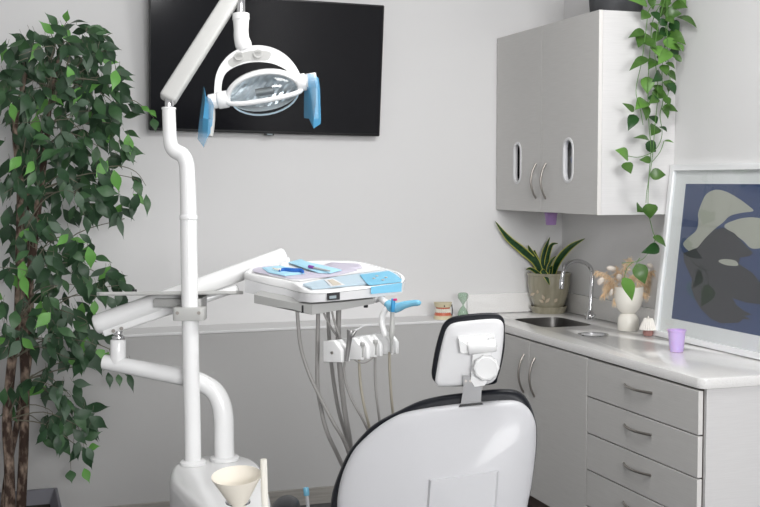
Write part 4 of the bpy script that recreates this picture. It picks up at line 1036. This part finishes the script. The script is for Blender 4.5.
for i, nm in ((1, 'empty grey hose coupling sitting in the second clip from the left'), (2, 'empty grey hose coupling sitting in the third clip from the left')):
    x, y = clipc[i]; p = at(x+5.5, y-2.0, D=3.335+.017*i)
    b = nb(); rtube(b, p+V((0, 0, .012)), p+V((0, 0, .001)), .0068, 14, .001); rtube(b, p+V((0, 0, .001)), p-V((0, 0, .032)), .0036, 12, .0005)
    tag(obj('hose_coupling', b, 'mgrey'), nm, 'coupling', 'empty hose couplings in the clips')
t2 = thing('suction_handpiece', 'clear grey handpiece with a blue collar and magenta button in the rightmost clip', 'handpiece', at(391.5, 352, D=3.37))
b = nb(); tube(b, [at(391.5, 353, D=3.37), at(391.6, 343, D=3.365), at(391.4, 336, D=3.36), at(392, 330, D=3.36), at(392.2, 318, D=3.36), at(392.6, 311, D=3.36)], [.0035, .004, .0075, .009, .006, .0065], 14, 4); obj('barrel', b, 'lgrey', t2)
b = nb(); rtube(b, at(392.7, 312, D=3.352), at(393.3, 298.5, D=3.352), .0062, 14, .001); obj('collar', b, 'blue', t2)
b = nb(); rtube(b, at(393, 299.8, D=3.35), at(396.5, 299.6, D=3.34), .0035, 10, .0005); obj('button', b, 'pink2', t2)

# hoses
HO = [([(297,302),(297.2,310),(298.5,328),(301,348),(308,371),(318,393),(332,420),(345,443),(352,470),(356,520)], .0058, 'hose', 0.02, 'thick grey hose hanging leftmost from the delivery table'),
      ([(318,303),(318,320),(317.5,350),(317.5,384),(321,408),(327,432),(340,460),(350,485),(358,520)], .0066, 'hose', .06, 'thick grey hose hanging straight then sweeping low under the leftmost hose'),
      ([(328,302),(328.3,320),(330,350),(334,384),(339,412),(346,436),(352,465),(360,520)], .0062, 'hose', .15, 'grey hose hanging third from the left of the delivery table'),
      ([(339,302),(338.5,318),(338.5,345),(341,380),(345,412),(349,436),(354,470),(362,520)], .0085, 'hose', .09, 'thickest dark grey hose hanging behind the leftmost clip'),
      ([(331,303),(333,316),(337,330),(342,342),(344,354)], .0035, 'hose', .02, 'thin grey hose running down steeply into the leftmost clip'),
      ([(320,303),(326,318),(334,332),(341,341),(344,350)], .0035, 'hose', .05, 'thin grey hose slanting from the table underside towards the leftmost clip')]
for pts, r, m_, dd_, lab in HO:
    b = nb(); tube(b, [at(x, y, D=3.38+dd_) for x, y in pts], r, 10, 5); tag(obj('hose', b, m_), lab, 'hose', 'hoses hanging from the delivery table and its clips')
HO2 = [([(345,362),(344,370),(346,384),(352,400),(362,418),(372,440),(380,470)], .0042, 'hose', .0, 'thin grey hose dropping from the leftmost clip towards the chair back'),
       ([(359,358),(359.5,370),(361,388),(365,410),(370,430),(378,470)], .0045, 'hosey', .0, 'tan hose hanging from the second clip'),
       ([(375.3,355),(375,370),(375.8,390),(378.5,412),(382,440),(386,470)], .0042, 'hose', .0, 'grey hose hanging from the third clip'),
       ([(389.5,352),(389.5,365),(390.3,382),(392,404),(395,430),(398,470)], .0045, 'hosey', .0, 'tan grey hose hanging from the rightmost clip'),
       ([(353,358),(357,361.5),(363,363),(369,361),(375,356)], .0022, 'hose', -.01, 'short dark hose looped beneath the second and third clips')]
for pts, r, m_, dd_, lab in HO2:
    b = nb(); tube(b, [at(x, y, D=3.385+dd_) for x, y in pts], r, 10, 5); tag(obj('hose', b, m_), lab, 'hose', 'hoses hanging from the delivery table and its clips')

# ================================================================== dental chair
DC = 3.05
# plane of the backrest: faces the camera, turned a little, leaning back
cn = (-dp + rx_*(-0.06) + V((0, 0, .16))).normalized()
cq = at(436, 450, D=DC)
def cpt(x, y, h): return atp(x, y, cq+cn*h, cn)
t = thing('dental_chair', 'white backed dental chair with black upholstery and small headrest, seen from behind', 'dental chair', V((cq.x, cq.y+.35, 0)))
shell = [(337,507),(338,494),(341,479),(346,465),(354,450),(365,438),(378,427),(391,418.5),(405,412.5),(430,407.5),(462,403.3),(485,401.3),(503,400.2),(514,400.4),(522,403),(529,409),(533.5,417),(536,427),(536,445),(534.5,462),(531,488),(527,507),(522,545),(517,575),(505,598),(480,606),(430,608),(385,606),(355,596),(343,575),(338,545)]
N = 3
SH = [(p.x, p.y) for p in cat([V((x, y, 0)) for x, y in shell], N, True)]
cxm, cym = 436, 505
b = nb()
def sring(s, h, pts=SH, c_=(cxm, cym)): return [cpt(c_[0]+(x-c_[0])*s, c_[1]+(y-c_[1])*s, h) for x, y in pts]
loft(b, [sring(.985, -.03), sring(1, -.02), sring(1, 0), sring(.992, .010), sring(.97, .019), sring(.93, .026), sring(.86, .033), sring(.7, .042), sring(.4, .052), sring(.1, .055)])
shl = obj('back_shell', b, 'pearl', t, ang=60)
b = nb(); pnl = [(429,479.5),(499,470),(494,540),(424,545)]
def hsurf(x, y): 
    r = max(abs((x-cxm)/100), abs((y-cym)/104)); return .055-.028*r*r
P0 = [cpt(x, y, hsurf(x, y)+.003) for x, y in pnl]; P2 = [cpt(x+(462-x)*.06, y+(508-y)*.06, hsurf(x, y)+.012) for x, y in pnl]; Pb = [cpt(x, y, hsurf(x, y)-.02) for x, y in pnl]
loft(b, [Pb, P0, P2]); obj('cover_panel', b, 'pearl', shl, smooth=False)
# upholstery behind: outline pushed away from the camera, thick
bl = [(331,507),(331.5,497),(334,486),(340,470),(348,453),(358,440),(370.5,427),(384,418),(399,410.5),(411,404.5),(424,399.5),(442,395.5),(462,392.8),(480,390.3),(497,389),(508,389),(517,390.5),(525,396),(531,406),(535.5,420),(537,430),(537,445),(535,462),(531.5,488),(527.5,507),(522,545),(517,575),(505,600),(480,609),(430,611),(383,609),(352,598),(338,575),(332,545)]
BL = [(p.x, p.y) for p in cat([V((x, y, 0)) for x, y in bl], N, True)]
b = nb()
def bring(s, h): return sring(s, h, BL)
loft(b, [bring(.94, -.012), bring(.975, -.012), bring(.992, -.020), bring(1.0, -.036), bring(1.0, -.055), bring(.985, -.075), bring(.93, -.09), bring(.7, -.1)])
obj('backrest', b, 'black', t, ang=70)
# headrest
hd = [(431.5,373),(432.5,364),(434.5,352),(437.4,340),(440.5,330),(444,322.8),(452,317),(468,314.2),(487,312.7),(497,313.6),(502.5,317),(504.7,323),(505,335),(504.7,347),(502,363),(498,377),(494,384),(470,386),(445,386),(434,381)]
wh = [(435,381.5),(436.5,370),(440,351),(443.5,337),(447,328),(454,322.8),(470,320.5),(487,319),(497,319),(502,321.5),(503.8,327),(503.4,340),(502,353),(499.5,367),(495.5,379),(488,384),(475,385.3),(461,385.8),(441,386.6),(437,385)]
HD = [(p.x, p.y) for p in cat([V((x, y, 0)) for x, y in hd], 3, True)]; WH = [(p.x, p.y) for p in cat([V((x, y, 0)) for x, y in wh], 3, True)]
hcx = (469, 351)
hq2 = at(469, 351, D=DC+.02); hn2 = (-dp+rx_*(-.12)+V((0, 0, .02))).normalized()
def hpt(x, y, h): return atp(x, y, hq2+hn2*h, hn2)
def hrg(pts, s, h): return [hpt(hcx[0]+(x-hcx[0])*s, hcx[1]+(y-hcx[1])*s, h) for x, y in pts]
b = nb(); loft(b, [hrg(HD, .90, -.002), hrg(HD, .97, -.004), hrg(HD, 1, -.014), hrg(HD, 1, -.03), hrg(HD, .97, -.045), hrg(HD, .8, -.055)])
hr = obj('headrest', b, 'black', t, ang=70)
b = nb(); loft(b, [hrg(WH, .98, -.012), hrg(WH, 1, -.004), hrg(WH, .995, .002), hrg(WH, .96, .008), hrg(WH, .88, .011), hrg(WH, .4, .013)]); obj('headrest_shell', b, 'plastic', hr, ang=50)
b = nb()
# hinge: wings and barrel
for px_, sgn in (([(458, 336), (470, 344), (469.5, 353), (463, 353.5), (460, 352)], 1), ([(488, 337), (494, 333.5), (497.5, 346), (496, 350), (488, 351)], -1)):
    A_ = [hpt(x, y, .010) for x, y in px_]; c_ = sum(A_, V())/len(A_)
    loft(b, [A_, [q.lerp(c_, .18)+hn2*.022 for q in A_]])
rtube(b, hpt(468, 348.5, .026), hpt(496.5, 345, .026), .0175, 24, .004)
P_ = [(458, 336), (494, 333), (497, 345), (462, 352)]
A_ = [hpt(x, y, .009) for x, y in P_]; loft(b, [A_, [q+hn2*.010 for q in A_]])
obj('hinge', b, 'white', hr, ang=45)
b = nb()
P_ = [(473, 353), (491, 351), (493, 372), (485, 384.5), (475, 386), (471, 380)]
A_ = [hpt(x, y, .012) for x, y in P_]; loft(b, [A_, [q+hn2*.014 for q in A_]]); obj('stem_plate', b, 'white', hr, ang=30)
b = nb(); kc = hpt(486.5, 367.5, .026); kr = 12.6*DC/FPX; rings = []
for q, h in ((.92, 0), (1, .003), (1, .012), (.93, .017), (.80, .0185), (.78, .017), (.3, .0165)):
    rings.append([kc+(rx_*math.cos(a)+V((0, 0, 1))*math.sin(a))*kr*q*(1+(.035*math.cos(a*10) if q > .9 else 0))+hn2*h for a in [2*PI*i/60 for i in range(60)]])
loft(b, rings); obj('knob', b, 'white', hr, ang=45)
b = nb(); 
A_ = [cpt(x, y, -.002) for x, y in ((460.5, 405.8), (481, 403.3), (481.5, 386), (463.5, 387))]
loft(b, [A_, [q+cn*.006 for q in A_]])
A_ = [cpt(x, y, .0) for x, y in ((463.5, 388), (474, 387.5), (473, 375), (463, 375.5))]
loft(b, [A_, [q+cn*.012 for q in A_]])
obj('headrest_post', b, mat('satin_post', (0.22, 0.22, 0.225), 0.35, metal=0.5), hr, smooth=False)
b = nb(); A_ = [cpt(x, y, .022) for x, y in ((458.5, 407.2), (483.5, 404.4), (482, 402.5), (460, 404.5))]; loft(b, [A_, [q-cn*.012 for q in A_]]); obj('post_slot', b, 'blackp', shl, smooth=False)
b = nb()
for x in (466, 470.5): lathe(b, [(0, 0), (.0035, 0), (.0035, .002), (0, .002)], cpt(x, 381, .012), cn, 12)
obj('screw', b, 'nickel', hr)
# seat, legrest and base of the chair, beyond the backrest
sdir = (dp*1.0 - rx_*0.12).normalized(); sside = V((0, 0, 1)).cross(sdir)
sb = V((cq.x, cq.y, 0))
b = nb(); mpS = frame_map(sb+V((0, 0, .44)), sside, sdir, V((0, 0, 1)))
plate(b, [rrect(-.26, .26, .12, .66, .10, 5)], mpS, .10, .03, 4); obj('seat', b, 'black', t)
b = nb(); mpS = frame_map(sb+V((0, 0, .39)), sside, sdir, V((0, 0, 1))); plate(b, [rrect(-.22, .22, .0, .66, .06, 5)], mpS, .06, .01, 3); obj('seat_frame', b, 'pearl', t)
b = nb(); mpS = frame_map(sb, sside, sdir, V((0, 0, 1))); plate(b, [rrect(-.16, .16, .18, .50, .06, 5)], mpS, .39, .01, 3); plate(b, [rrect(-.24, .24, .05, .72, .10, 5)], mpS, .06, .015, 3); obj('pedestal', b, 'pearl', t)
# black armrest pad low at the left
ap = at(286, 509, D=3.2)
b = nb(); rg = []
for q, h in ((.8, -.03), (1, -.02), (1, 0), (.93, .012), (.75, .019), (.4, .023), (.05, .024)): rg.append([ap+(rx_*math.cos(a)*.040+dp*math.sin(a)*.10)*q+V((0, 0, h)) for a in [2*PI*i/32 for i in range(32)]])
loft(b, rg); 
tube(b, [ap-V((0, 0, .02)), ap+V((0, 0, -.16))+dp*.1, sb+sdir*.30-sside*-.18+V((0, 0, .42))], .016, 12, 4)
obj('armrest', b, 'black', t)
